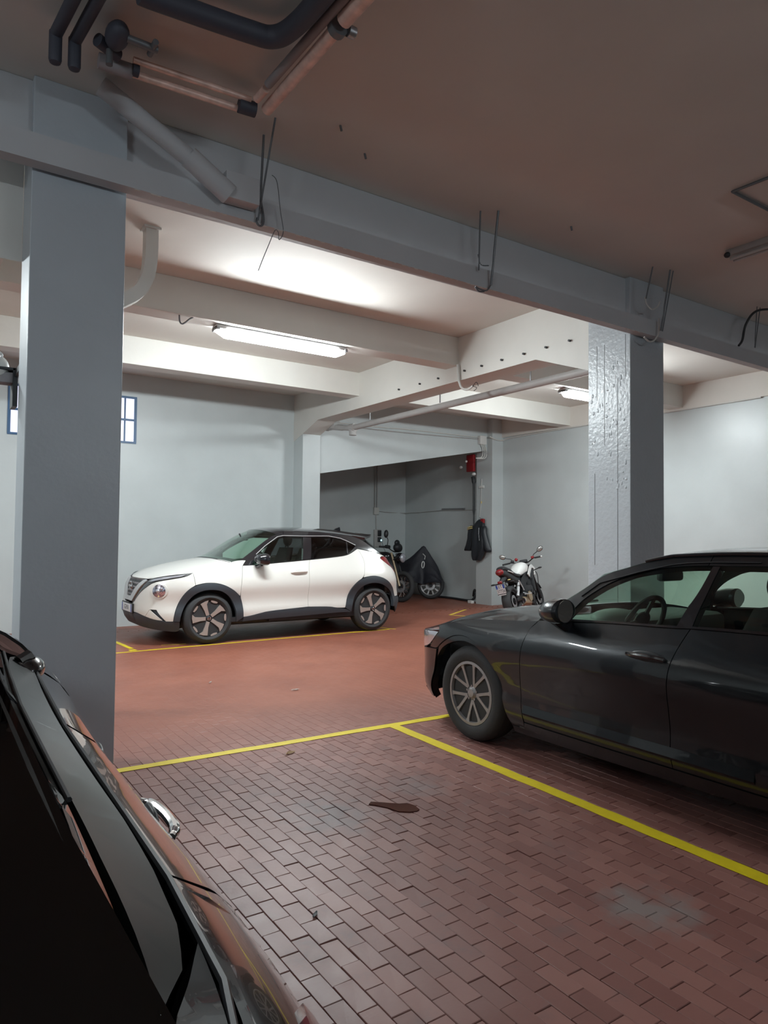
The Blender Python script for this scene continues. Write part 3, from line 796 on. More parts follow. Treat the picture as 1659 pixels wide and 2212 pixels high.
mb = MB(); mb.box(-0.014, 0.0, -0.01, 0.015, -0.58, -0.53); mb.build('tag', M['yellow_strip'], t)
# hose on the recess floor
mb = MB(); mb.tube(spline([(11.32, 14.6, -0.075), (11.36, 13.8, -0.07), (11.30, 13.3, -0.07), (11.2, 12.9, -0.05), (11.16, 12.72, 0.02), (11.2, 12.68, 0.16), (11.24, 12.8, 0.2), (11.3, 12.9, 0.05)]), 0.028, 8)
tag(mb.build('floor_hose', M['black']), 'black hose lying along the foot of the recess wall', 'hose')
mb = MB(); mb.box(11.03, 11.12, 12.66, 12.80, -0.1, -0.03, bev=0.01)
tag(mb.build('wood_block', M['white_plastic'], smooth=0), 'small white block on the floor at recess pillar foot', 'block')
# wall boxes at the rear of the recess
t = empty('switch_panel', (10.50, 15.99, 1.42), 0, 'narrow wall panel with glowing blue light in the recess', 'panel')
mb = MB(); mb.box(-0.10, 0.12, -0.05, 0.008, -0.24, 0.24, bev=0.01); mb.build('plate', M['pipe_grey'], t)
mb = MB(); mb.box(0.0, 0.11, -0.08, -0.045, 0.06, 0.22, bev=0.01); mb.build('socket', M['engine'], t)
mb = MB(); mb.box(0.0, 0.10, -0.09, -0.045, -0.10, 0.03, bev=0.01); mb.build('plug', M['black'], t)
mb = MB(); mb.ball((0.09, -0.095, -0.055), 0.02, 0.02, 0.025, 10, 8); mb.build('light', M['glow'], t)
mb = MB(); mb.tube(spline([(0.09, -0.08, -0.02), (0.18, -0.06, -0.2), (0.28, -0.05, -0.42), (0.36, -0.04, -0.6)]), 0.005, 6); mb.build('cord', M['black'], t)
t = empty('wall_box', (10.46, 15.99, 2.17), 0, 'small grey box with twin conduits on the recess wall', 'box')
mb = MB(); mb.box(-0.08, 0.08, -0.06, 0.008, -0.10, 0.09, bev=0.01); mb.build('box', M['pipe_white'], t)
for dx in (-0.04, 0.03):
    mb = MB(); mb.tube([(dx, -0.02, 0.08), (dx, -0.02, 1.6)], 0.014, 8); mb.build('conduit', M['pipe_grey'], t)
mb = MB(); mb.tube([(0.0, -0.02, -0.10), (0.01, -0.02, -0.52)], 0.012, 8); mb.build('conduit', M['pipe_grey'], t)
mb = MB(); mb.tube(spline([(10.54, 15.97, 2.16), (10.9, 15.97, 2.14), (11.4, 15.95, 2.13), (11.445, 15.2, 2.14), (11.44, 14.3, 2.17), (11.445, 13.2, 2.15), (11.45, 12.7, 2.16)]), 0.010, 8)
tag(mb.build('recess_cable', M['pipe_grey']), 'grey cable crossing both recess walls at head height', 'cable')
mb = MB(); mb.cyl((11.43, 13.4, 2.185), (11.43, 14.3, 2.20), 0.02, 10)
tag(mb.build('wall_tube', M['steel']), 'short grey tube fixed along the recess cable', 'tube')
mb = MB(); mb.box(10.35, 10.70, 15.75, 15.98, 0.65, 1.0, bev=0.015)
tag(mb.build('card_box', M['brown_bag'], smooth=0), 'yellowish box under the wall panel in the recess', 'box')
mb = MB(); mb.box(10.2, 10.9, 15.6, 15.98, -0.1, 0.645, bev=0.01)
tag(mb.build('cabinet', M['pipe_grey'], smooth=0), 'low grey cupboard under the yellowish box in the recess', 'cupboard')

# white siren dome on a dark shelf fixed behind the left pillar
t = empty('floodlight', (0.53, 5.30, 2.60), 0, 'white domed lamp on dark bracket behind the left pillar', 'lamp')
mb = MB(); mb.box(-0.42, 0.02, -0.05, 0.10, -0.02, 0.0, bev=0.004); mb.box(-0.42, 0.02, 0.08, 0.10, -0.09, 0.0); mb.box(-0.01, 0.02, -0.05, 0.10, -0.26, -0.0); mb.build('bracket', M['black'], t)
mb = MB(); mb.ball((-0.10, 0.02, 0.0), 0.075, 0.07, 0.085); mb.build('dome', M['pipe_white'], t)
mb = MB(); mb.tube([(-0.10+0.022*math.cos(a), -0.045, 0.07+0.022*math.sin(a)) for a in [2*math.pi*k/16 for k in range(16)]], 0.008, 8, closed=True); mb.build('ring', M['white_plastic'], t)
mb = MB(); mb.box(-0.40, 0.02, -0.03, 0.09, -0.10, -0.03, bev=0.005); mb.build('ballast', M['lagging'], t)
mb = MB(); mb.box(0.0, 0.02, -0.34, 0.10, -0.06, -0.02); mb.build('arm', M['black'], t)
# ================================================================ CARS
def soften(poly, it=2, keep=42):
    """round the gentle corners of a closed outline, keep its sharp ones"""
    for _ in range(it):
        out = []; n = len(poly)
        for i in range(n):
            a, b, c = poly[i-1], poly[i], poly[(i+1) % n]
            v1 = (b[0]-a[0], b[1]-a[1]); v2 = (c[0]-b[0], c[1]-b[1])
            l1 = math.hypot(*v1) or 1e-6; l2 = math.hypot(*v2) or 1e-6
            cs = max(-1, min(1, (v1[0]*v2[0]+v1[1]*v2[1])/(l1*l2)))
            if math.degrees(math.acos(cs)) < keep:
                out.append((b[0]-v1[0]*0.25, b[1]-v1[1]*0.25)); out.append((b[0]+v2[0]*0.25, b[1]+v2[1]*0.25))
            else: out.append(b)
        poly = out
    return poly

def area2(p): return sum(p[i-1][0]*p[i][1] - p[i][0]*p[i-1][1] for i in range(len(p)))

def shrink(poly, d):
    n = len(poly); out = []
    for i in range(n):
        a, b, c = poly[i-1], poly[i], poly[(i+1) % n]
        n1 = (-(b[1]-a[1]), b[0]-a[0]); n2 = (-(c[1]-b[1]), c[0]-b[0])
        l1 = math.hypot(*n1) or 1e-6; l2 = math.hypot(*n2) or 1e-6
        m = (n1[0]/l1+n2[0]/l2, n1[1]/l1+n2[1]/l2); q = m[0]*m[0]+m[1]*m[1]
        k = min(2*d/q, 2.2*d) if q > 1e-3 else 0
        out.append((b[0]+m[0]*k, b[1]+m[1]*k))
    return out

def panel(body, name, poly, m, parent, off=0.0, depth=0.018, grid=0.06, gap=0.0025, mirror=False, soft=2, dome=0.0):
    """a body panel: outline given on the car surface as (distance along the plan, height)"""
    if area2(poly) < 0: poly = poly[::-1]
    if soft: poly = soften(poly, soft)
    if gap: poly = shrink(poly, gap)
    bm = bmesh.new()
    f = bm.faces.new([bm.verts.new((p[0], p[1], 0)) for p in poly])
    f.normal_update(); bmesh.ops.triangulate(bm, faces=[f])
    xs = [p[0] for p in poly]; zs = [p[1] for p in poly]
    for ax, lo, hi in ((0, min(xs), max(xs)), (1, min(zs), max(zs))):
        c = math.ceil(lo/grid)*grid
        while c < hi:
            co = [0, 0, 0]; no = [0, 0, 0]; co[ax] = c + 1e-5; no[ax] = 1
            bmesh.ops.bisect_plane(bm, geom=bm.verts[:]+bm.edges[:]+bm.faces[:], dist=1e-6, plane_co=co, plane_no=no)
            c += grid
    bm.verts.index_update()
    sg = -1 if mirror else 1
    uv = [(v.co.x, v.co.y) for v in bm.verts]
    faces = [[v.index for v in fc.verts] for fc in bm.faces]
    border = [(e.verts[0].index, e.verts[1].index, e.link_loops[0].vert.index) for e in bm.edges if len(e.link_faces) == 1]
    bm.free()
    cx = (min(xs)+max(xs))/2; cz = (min(zs)+max(zs))/2; rx = (max(xs)-min(xs))/2; rz = (max(zs)-min(zs))/2
    def P(s, z):
        o = off + (dome*max(0.0, 1-((s-cx)/rx)**2-((z-cz)/rz)**2) if dome else 0)
        return Vector(body.pos(sg*max(s, 1e-4) if sg*s <= 0 and mirror else sg*s, z, o))
    V, Nn = [], []
    h = 0.006
    for s, z in uv:
        V.append(P(s, z)); a = P(s+h, z)-P(s-h, z) if s > h else P(s+2*h, z)-P(s, z); b = P(s, z+h)-P(s, z-h)
        nn = a.cross(b).normalized()
        Nn.append(-nn if mirror else nn)
    F = [fc[::-1] if mirror else fc for fc in faces]
    base = len(V); idx = {}
    for a, b, first in border:
        for i in (a, b):
            if i not in idx:
                idx[i] = len(V); V.append(V[i].copy()); Nn.append(Nn[i])
                V.append(V[i] - Nn[i]*depth); Nn.append(Nn[i])
    for a, b, first in border:
        if first != a: a, b = b, a
        q = [idx[b], idx[a], idx[a]+1, idx[b]+1]
        F.append(q[::-1] if mirror else q)
    me = bpy.data.meshes.new(name); me.from_pydata(V, [], F); me.materials.append(m)
    me.shade_smooth()
    ns = []
    for poly_ in me.polygons:
        skirt = poly_.vertices[0] >= base
        for li in poly_.loop_indices:
            ns.append(poly_.normal if skirt else Nn[me.loops[li].vertex_index])
    me.normals_split_custom_set([tuple(n) for n in ns])
    return link(name, me, parent)

def both(body, name, poly, m, parent, **k):
    a = panel(body, name, poly, m, parent, **k)
    b = panel(body, name, poly, m, parent, mirror=True, **k)
    return a, b

def across(name, edge, centre, m, parent, nv=12, px=2.0, pz=2.2, thick=0.012):
    """a surface spanning the car from its left edge line over the centre line to the right"""
    rows = []
    for E, C in zip(edge, centre):
        row = []
        for k in range(-nv, nv+1):
            t = k/nv; a = abs(t)
            row.append(Vector((C[0] + (E[0]-C[0])*a**px, t*E[1], C[2] + (E[2]-C[2])*a**pz)))
        rows.append(row)
    mb = MB(); mb.grid(rows); mb.recalc()
    s = sum((f.normal.z for f in mb.bm.faces))
    if s < 0: bmesh.ops.reverse_faces(mb.bm, faces=mb.bm.faces[:])
    bmesh.ops.solidify(mb.bm, geom=mb.bm.faces[:], thickness=thick)
    return mb.build(name, m, parent, smooth=40)

def resample(pts, n):
    P = [Vector(p) for p in pts]; L = [0]
    for a, b in zip(P, P[1:]): L.append(L[-1] + (b-a).length)
    out = []
    for k in range(n):
        d = L[-1]*k/(n-1); i = min(bisect.bisect_right(L, d)-1, len(P)-2)
        out.append(P[i].lerp(P[i+1], (d-L[i])/max(L[i+1]-L[i], 1e-9)))
    return out

def wheel(parent, f, y, side, R, w, rim, style):
    """one road wheel; y is the outer face of the tyre, side +1 = left of the car"""
    c = Vector((f, y, R)); s = -side      # s points into the car
    mb = MB()
    mb.lathe([(rim-.005, s*.03), (rim+.006, s*.012), (rim+.02, s*.004), (R-.06, s*-.004), (R-.03, s*.004), (R-.010, s*.022), (R, s*.05), (R, s*(w-.05)), (R-.010, s*(w-.022)), (R-.03, s*(w-.004)), (rim+.01, s*(w-.01)), (rim-.005, s*(w-.03))], c, 'y', 56)
    tyre = mb.build('tyre', M['rubber'], parent)
    # tread grooves
    mb = MB()
    for g in (0.3, 0.5, 0.7):
        mb.lathe([(R+.0008, s*(w*g-.004)), (R+.0008, s*(w*g+.004)), (R-.004, s*(w*g+.004)), (R-.004, s*(w*g-.004))], c, 'y', 56, closed=True)
    mb.build('tread_groove', M['black'], tyre)
    # barrel and lip
    mb = MB(); mb.lathe([(rim, s*.02), (rim-.012, s*.022), (rim-.03, s*.06), (rim-.035, s*(w-.03)), (rim, s*(w-.02))], c, 'y', 48, closed=True)
    mb.build('rim', M['dark_alloy' if style == 'five' else 'grey_alloy'], tyre)
    if style != 'five':
        mb = MB(); mb.lathe([(rim+.004, s*.010), (rim-.016, s*.008), (rim-.020, s*.03), (rim, s*.03)], c, 'y', 56, closed=True)
        mb.build('rim_lip', M['grey_alloy'], tyre)
    # brake
    mb = MB(); mb.lathe([(.16, s*.10), (.16, s*.125), (.05, s*.125), (.05, s*.10)], c, 'y', 36, closed=True); mb.build('brake_disc', M['brake'], tyre)
    mb = MB(); mb.prism([(.02, -.10), (.13, -.08), (.15, 0), (.13, .08), (.02, .10)], s*.06, 'y', c.y+s*.085, Matrix.Translation((c.x, 0, c.z)) @ Matrix.Rotation(-0.5, 4, 'Y')); mb.build('brake_caliper', M['rust'], tyre)
    mb = MB(); mb.lathe([(.001, s*.12), (rim-.03, s*.15), (rim-.03, s*.155), (.001, s*.155)], c, 'y', 36); mb.build('backing_plate', M['black'], tyre)
    nsp = 5 if style == 'five' else 10
    for k in range(nsp):
        a = 2*math.pi*k/nsp + (math.pi/2 - 0.30 if style == 'five' else 0.16)
        rot = Matrix.Translation(c) @ Matrix.Rotation(a*side, 4, 'Y')
        if style == 'five':
            # bladed spoke: narrow hub, wide skewed tip
            p = [(.045, -.026), (.045, .020), (.12, .022), (rim-.055, .030), (rim-.012, .068), (rim-.010, .012), (rim-.022, -.050), (rim-.07, -.040), (.12, -.028)]
            q = [(.04, -.04), (.04, .034), (.12, .046), (rim-.06, .064), (rim-.02, .10), (rim-.02, -.075), (rim-.07, -.058), (.12, -.044)]
            flip = 1 if side > 0 else -1
            mb = MB()
            lo = [rot @ Vector((r_, s*(.022 - .012*(r_/rim)), t_*flip)) for r_, t_ in p]
            hi = [rot @ Vector((r_, s*(.050), t_*flip)) for r_, t_ in p]
            A = mb.verts(lo); B = mb.verts(hi); mb.face(A); mb.face(B[::-1])
            for i in range(len(p)): mb.face([A[i], A[(i+1) % len(p)], B[(i+1) % len(p)], B[i]])
            mb.recalc(); mb.build('spoke', M['bronze_alloy'], tyre, smooth=0)
            mb = MB()
            lo = [rot @ Vector((r_, s*.034, t_*flip)) for r_, t_ in q]; hi = [rot @ Vector((r_, s*.07, t_*flip)) for r_, t_ in q]
            A = mb.verts(lo); B = mb.verts(hi); mb.face(A); mb.face(B[::-1])
            for i in range(len(q)): mb.face([A[i], A[(i+1) % len(q)], B[(i+1) % len(q)], B[i]])
            mb.recalc(); mb.build('spoke_back', M['dark_alloy'], tyre, smooth=0)
            # bright segment of the lip between spokes
            mb = MB(); rows = []
            for j in range(7):
                b = a*side + (0.42 + 0.40*j/6)
                u, v = math.cos(b), -math.sin(b)
                rows.append([c + Vector((u*(rim-.004), s*.016, v*(rim-.004))), c + Vector((u*(rim-.022-.012*math.sin(math.pi*j/6)), s*.018, v*(rim-.022-.012*math.sin(math.pi*j/6))))])
            mb.grid(rows); mb.recalc(); bmesh.ops.solidify(mb.bm, geom=mb.bm.faces[:], thickness=.004); mb.build('lip_segment', M['bronze_alloy'], tyre, smooth=0)
        else:
            skew = 0.016*(1 if k % 2 else -1)
            mb = MB()
            p = []
            n = 6
            L_, R_ = [], []
            for j in range(n+1):
                r_ = .05 + (rim-.012-.05)*j/n; wd = .010 + .004*abs(j-n/2)/n + (.008 if j == n else 0)
                t0 = skew*(1-j/n)**1.3
                L_.append((r_, t0-wd)); R_.append((r_, t0+wd))
            p = L_ + R_[::-1]
            lo = [rot @ Vector((r_, s*(.030 - .016*(r_/rim)), t_)) for r_, t_ in p]; hi = [rot @ Vector((r_, s*.062, t_)) for r_, t_ in p]
            A = mb.verts(lo); B = mb.verts(hi); mb.face(A); mb.face(B[::-1])
            for i in range(len(p)): mb.face([A[i], A[(i+1) % len(p)], B[(i+1) % len(p)], B[i]])
            mb.recalc(); mb.build('spoke', M['grey_alloy'], tyre, smooth=0)
    mb = MB(); mb.lathe([(.001, s*.012), (.030, s*.014), (.036, s*.022), (.052, s*.032), (.054, s*.06), (.001, s*.06)], c, 'y', 28); mb.build('hub_cap', M['dark_alloy' if style == 'five' else 'grey_alloy'], tyre)
    for k in range(5):
        a = 2*math.pi*k/5 + 0.3
        mb = MB(); q = c + Vector((.052*math.cos(a), s*.024, .052*math.sin(a))); mb.cyl(q, q + Vector((0, s*.03, 0)), .009, 8); mb.build('wheel_bolt', M['steel'], tyre)
    if style == 'five':
        mb = MB(); mb.tube([c + Vector((.022*math.cos(t), s*.010, .022*math.sin(t))) for t in [2*math.pi*k/18 for k in range(18)]], .003, 6, closed=True); mb.box(c.x-.026, c.x+.026, c.y+s*.009-.002, c.y+s*.009+.002, c.z-.005, c.z+.005); mb.build('emblem', M['chrome'], tyre, smooth=0)
    return tyre

def seat(parent, f, y, zc, back_h=0.62, w=0.24):
    mb = MB()
    rows = []
    for t, fo, z, ww in ((0, 0.02, 0, w*.85), (.15, -.01, .08, w), (.5, -.07, .30, w*.98), (.8, -.13, .48, w*.86), (1, -.17, back_h, w*.66)):
        rows.append([(f+fo+dx, y+dy*ww, zc+z) for dx, dy in ((.05, -.9), (.06, 0), (.05, .9), (-.01, 1), (-.07, .8), (-.08, 0), (-.07, -.8), (-.01, -1))])
    R = mb.grid([[Vector(p) for p in r] for r in rows], closed_u=True); mb.face(R[0]); mb.face(R[-1][::-1]); mb.recalc()
    s = mb.build('seat', M['seat'], parent, smooth=60)
    mb = MB(); mb.ball((f-.20, y, zc+back_h+.12), .055, .13, .10); mb.cyl((f-.18, y-.05, zc+back_h-.05), (f-.195, y-.05, zc+back_h+.1), .008, 8); mb.cyl((f-.18, y+.05, zc+back_h-.05), (f-.195, y+.05, zc+back_h+.1), .008, 8)
    mb.build('headrest', M['seat'], s, smooth=60)
    mb = MB(); mb.box(f-.05, f+.48, y-w, y+w, zc-.22, zc, bev=.05); mb.build('cushion', M['seat'], s)
    return s

def steering_wheel(parent, f, y, z, r=0.185, tilt=0.45):
    mt = Matrix.Translation((f, y, z)) @ Matrix.Rotation(-tilt, 4, 'Y') @ Matrix.Rotation(math.pi/2, 4, 'Y')
    mb = MB(); mb.tube([mt @ Vector((r*math.cos(a), r*math.sin(a), 0)) for a in [2*math.pi*k/36 for k in range(36)]], .017, 8, closed=True)
    mb.ball((0, 0, .02), .07, .075, .03, mtx=mt)
    for a in (0.0, math.pi, math.pi/2): mb.tube([mt @ Vector((.05*math.cos(a), .05*math.sin(a), .01)), mt @ Vector((r*math.cos(a), r*math.sin(a), 0))], .014, 6)
    return mb.build('steering_wheel', M['seat'], parent)

def wing_mirror(parent, pts_front, m, name='wing_mirror'):
    pass
# ---------------------------------------------------------------- white crossover with black roof
JB = Body([(0,0),(0,.25),(.02,.45),(.08,.62),(.2,.75),(.4,.85),(.7,.895),(1.2,.9),(2.5,.9),(3.3,.9),(3.8,.88),(4.05,.78),(4.17,.6),(4.21,.35),(4.21,0)],
 [(.15,.07),(.25,.03),(.35,.01),(.43,.005),(.52,.032),(.62,.025),(.75,.0),(.85,.01),(.95,.045),(1.0,.07),(1.05,.10),(1.3,.22),(1.5,.35),(1.6,.43)],
 [(.2,.12),(.3,.03),(.45,.0),(.6,.02),(.75,.05),(.85,.10),(.95,.25),(1.0,.4)],
 [(.2,.1),(.3,.02),(.5,0),(.8,.06),(.95,.12),(1.1,.3),(1.5,.7)],
 [(.85,.72,.5,.16,.02),(3.5,.8,.5,.16,.03)])
car = empty('car', (2.5, 10.1, 0.006), math.pi, 'white compact crossover with black roof parked along the back wall', 'car')
W = M['white_paint']; CLD = M['cladding']; GB = M['gloss_black']
arch_f_out = [(0.998,0.322),(1.007,0.396),(1.028,0.487),(1.071,0.59),(1.129,0.681),(1.194,0.749),(1.279,0.799),(1.39,0.825),(1.509,0.827),(1.606,0.813),(1.716,0.774),(1.832,0.705),(1.915,0.628),(1.949,0.542),(1.962,0.445),(1.968,0.337)]
arch_f_in = [(1.082,0.313),(1.103,0.427),(1.146,0.53),(1.211,0.621),(1.286,0.689),(1.389,0.727),(1.507,0.734),(1.63,0.712),(1.735,0.648),(1.805,0.561),(1.847,0.451),(1.859,0.355),(1.865,0.27)]
arch_r_out = [(3.613,0.386),(3.622,0.407),(3.663,0.564),(3.718,0.679),(3.81,0.779),(3.933,0.839),(4.077,0.86),(4.185,0.857),(4.352,0.807),(4.464,0.727),(4.568,0.63),(4.613,0.512)]
arch_r_in = [(3.725,0.315),(3.743,0.444),(3.792,0.559),(3.857,0.66),(3.95,0.724),(4.087,0.754),(4.235,0.737),(4.364,0.686),(4.493,0.603),(4.554,0.493),(4.54,0.359)]
fender = [(1.255,0.964)] + arch_f_out[6:13] + [(1.927,0.809),(1.97,1.021),(1.984,1.056),(2.041,1.12),(1.958,1.126),(1.813,1.106),(1.752,1.048),(1.682,1.008),(1.455,0.984)]
both(JB, 'front_fender', fender, W, car)
bump = [(1.255,0.964),(1.164,0.914),(0.956,0.882),(0.686,0.837),(0.576,0.782),(0.448,0.713),(0.34,0.636),(0.254,0.565),(0.192,0.531),(0.0001,0.525),(0.0001,0.412),(0.231,0.417),(0.401,0.421),(0.588,0.383),(0.673,0.479),(0.769,0.476),(0.807,0.42),(0.901,0.323)] + arch_f_out[:7]
both(JB, 'front_bumper', bump, W, car)
both(JB, 'bumper_blade', [(0.588,0.383),(0.673,0.479),(0.855,0.334),(0.745,0.344)], W, car)
both(JB, 'bumper_duct', [(0.673,0.479),(0.769,0.476),(0.807,0.42),(0.901,0.323),(0.855,0.334)], CLD, car, off=-.03, gap=0)
skirt = [(0.0001,0.412),(0.231,0.417),(0.401,0.421),(0.588,0.383),(0.745,0.344),(0.901,0.323),(0.998,0.322),(1.082,0.313),(1.082,0.20),(1.04,0.175),(0.87,0.195),(0.624,0.215),(0.3,0.225),(0.0001,0.225)]
both(JB, 'front_skirt', skirt, CLD, car, off=.004)
both(JB, 'intake', [(0.0001,0.40),(0.2,0.40),(0.26,0.30),(0.2,0.27),(0.0001,0.27)], M['black'], car, off=.007)
both(JB, 'wheel_arch_trim', arch_f_out + arch_f_in[::-1], CLD, car, off=.012, depth=.05)
fdoor = [(1.983,1.05),(1.97,1.021),(1.927,0.809)] + arch_f_out[12:] + [(2.066,0.346),(2.209,0.375),(2.356,0.401),(2.983,0.43),(2.983,0.507),(2.988,0.69),(3.009,0.994),(3.06,1.116),(2.476,1.074),(2.09,1.05)]
rdoor = [(3.06,1.116),(3.009,0.994),(2.988,0.69),(2.983,0.507),(2.983,0.43),(3.349,0.416),(3.455,0.391)] + arch_r_out[:6] + [(3.992,0.977),(4.026,1.093),(3.991,1.211),(3.948,1.278),(3.802,1.205),(3.687,1.169),(3.341,1.137)]
door1 = both(JB, 'front_door', fdoor, W, car); door2 = both(JB, 'rear_door', rdoor, W, car)
sEnd = JB.S[-1]
quarter = [(3.948,1.278),(3.991,1.211),(4.026,1.093),(3.992,0.977)] + arch_r_out[5:] + [(4.78,0.515),(4.80,0.60),(4.80,0.74),(4.70,0.90),(4.618,0.977),(4.511,1.025),(4.367,1.13),(4.42,1.16),(4.52,1.15),(4.475,1.172),(4.254,1.227)]
both(JB, 'rear_quarter', quarter, W, car)
both(JB, 'tail_lamp', [(4.367,1.13),(4.511,1.025),(4.618,0.977),(4.70,0.90),(4.80,0.92),(4.75,1.10),(4.55,1.145),(4.42,1.155)], M['red_lens'], car, off=.008)
both(JB, 'tailgate', [(4.80,0.52),(sEnd-.001,0.52),(sEnd-.001,1.12),(4.74,1.12),(4.80,0.92)], W, car)
both(JB, 'wheel_arch_trim', arch_r_out + [(4.78,0.505),(4.78,0.41),(4.6,0.36),(4.54,0.359)] + arch_r_in[::-1][1:], CLD, car, off=.012, depth=.05)
both(JB, 'rear_bumper', [(4.78,0.505),(sEnd-.001,0.505),(sEnd-.001,0.25),(4.7,0.25),(4.6,0.36),(4.78,0.41)], CLD, car, off=.004)
both(JB, 'sill_trim', [(1.968,0.337),(2.066,0.346),(2.209,0.375),(2.356,0.401),(2.983,0.43),(3.349,0.416),(3.455,0.391),(3.646,0.37),(3.717,0.315),(3.48,0.320),(2.983,0.303),(2.357,0.290),(2.069,0.280),(1.958,0.270)], CLD, car, off=.010)
# glasshouse: frame with openings built from strips, then glass
top = [(2.284,1.334),(2.438,1.427),(2.597,1.498),(2.735,1.539),(2.977,1.547),(3.334,1.538),(3.58,1.518),(3.973,1.477),(4.118,1.402),(4.196,1.337),(4.41,1.211)]
fgl = [(2.225,1.188),(2.376,1.31),(2.61,1.442),(2.709,1.46),(3.032,1.454),(2.942,1.123),(2.463,1.081),(2.12,1.06)]
rgl = [(3.178,1.452),(3.49,1.461),(3.684,1.427),(3.777,1.393),(3.736,1.21),(3.69,1.179),(3.344,1.149),(3.088,1.132)]
qgl = [(3.795,1.384),(3.852,1.359),(3.928,1.322),(3.809,1.23),(3.758,1.205)]
both(JB, 'windscreen_pillar', [(1.958,1.126),(2.041,1.12),(1.983,1.054),(2.09,1.053),(2.12,1.06),(2.225,1.188),(2.376,1.31),(2.61,1.442),(2.709,1.46),(2.735,1.539),(2.597,1.498),(2.438,1.427),(2.284,1.334)], GB, car, depth=.05)
both(JB, 'roof_rail_panel', [(2.709,1.46),(3.032,1.454),(3.178,1.452),(3.49,1.461),(3.684,1.427),(3.777,1.393),(3.795,1.384),(3.852,1.359),(3.928,1.322),(3.948,1.285),(4.254,1.232),(4.45,1.182),(4.41,1.211),(4.196,1.337),(4.118,1.402),(3.973,1.477),(3.58,1.518),(3.334,1.538),(2.977,1.547),(2.735,1.539)], GB, car, depth=.05)
both(JB, 'door_pillar', [(3.032,1.454),(2.942,1.123),(3.06,1.119),(3.088,1.132),(3.178,1.452)], GB, car, depth=.05)
both(JB, 'window_sill', [(2.12,1.06),(2.463,1.081),(2.942,1.123),(3.06,1.119),(2.477,1.076),(2.09,1.053)], GB, car, gap=0)
both(JB, 'window_sill', [(3.088,1.132),(3.344,1.149),(3.69,1.179),(3.758,1.205),(3.809,1.23),(3.928,1.322),(3.948,1.283),(3.802,1.21),(3.687,1.173),(3.341,1.141),(3.06,1.119)], GB, car, gap=0)
both(JB, 'window_bar', [(3.777,1.393),(3.795,1.384),(3.758,1.205),(3.736,1.21)], GB, car, gap=0)
both(JB, 'front_side_window', fgl, M['glass_green'], car, off=-.006, gap=0, depth=.004)
both(JB, 'rear_side_window', rgl, M['glass_dark'], car, off=-.006, gap=0, depth=.004)
both(JB, 'quarter_window', qgl, M['glass_dark'], car, off=-.006, gap=0, depth=.004)
for sgn in (1, -1):
    def L(s, z, o=.006): return Vector(JB.pos(sgn*s, z, o))
    mb = MB(); mb.tube([L(*p) for p in ((2.21,1.205),(2.376,1.325),(2.61,1.458),(2.709,1.476),(3.05,1.473),(3.49,1.476),(3.69,1.442),(3.80,1.398),(3.93,1.335))], .006, 6); mb.build('window_trim', M['satin'], car)
# bonnet, windscreen, roof
hood_e = [JB.pos(s, z) for s, z in ((1.813,1.106),(1.752,1.048),(1.682,1.008),(1.455,0.984),(1.255,0.964),(1.143,0.954),(0.9,0.929),(0.616,0.89),(0.44,0.872))]
hood_c = [(-1.10,0,1.14),(-1.05,0,1.135),(-1.0,0,1.13),(-.82,0,1.105),(-.62,0,1.065),(-.52,0,1.04),(-.34,0,.985),(-.16,0,.915),(-.085,0,.878)]
across('bonnet', hood_e, hood_c, W, car, px=2.4, pz=2.6)
ws_e = [JB.pos(s, z, .004) for s, z in ((1.813,1.106),(1.958,1.126),(2.284,1.334),(2.438,1.427),(2.597,1.498))]
ws_c = [(-1.10,0,1.15),(-1.18,0,1.19),(-1.50,0,1.40),(-1.66,0,1.49),(-1.84,0,1.565)]
across('windscreen', ws_e, ws_c, M['glass_green'], car, px=2.0, pz=2.4, thick=.004)
across('scuttle', [JB.pos(1.80,1.10,-.004), JB.pos(1.96,1.12,-.004)], [(-1.07,0,1.135),(-1.16,0,1.17)], M['black'], car, px=2.2, pz=2.4)
roof_e = [JB.pos(s, z) for s, z in ((2.597,1.498),(2.735,1.539),(2.977,1.547),(3.334,1.538),(3.58,1.518),(3.973,1.477))]
roof_c = [(-1.84,0,1.565),(-2.0,0,1.598),(-2.3,0,1.612),(-2.75,0,1.605),(-3.15,0,1.585),(-3.72,0,1.525)]
across('roof', roof_e, roof_c, GB, car, px=2.0, pz=2.6)
across('roof_spoiler', [JB.pos(3.93,1.485,.01), JB.pos(4.14,1.455,.05)], [(-3.70,0,1.535),(-3.92,0,1.515)], GB, car, px=2.0, pz=2.6, thick=.035)
across('rear_window', [JB.pos(4.118,1.402), JB.pos(4.196,1.337), JB.pos(4.45,1.182)], [(-3.72,0,1.49),(-3.86,0,1.38),(-4.05,0,1.16)], M['glass_dark'], car, px=2.0, pz=2.0, thick=.004)
mb = MB(); mb.prism([(-.10, 0), (.06, 0), (.0, .03), (-.085, .06)], .03, 'y', -.015, Matrix.Translation((-3.30, 0, 1.565))); mb.build('roof_aerial', GB, car)
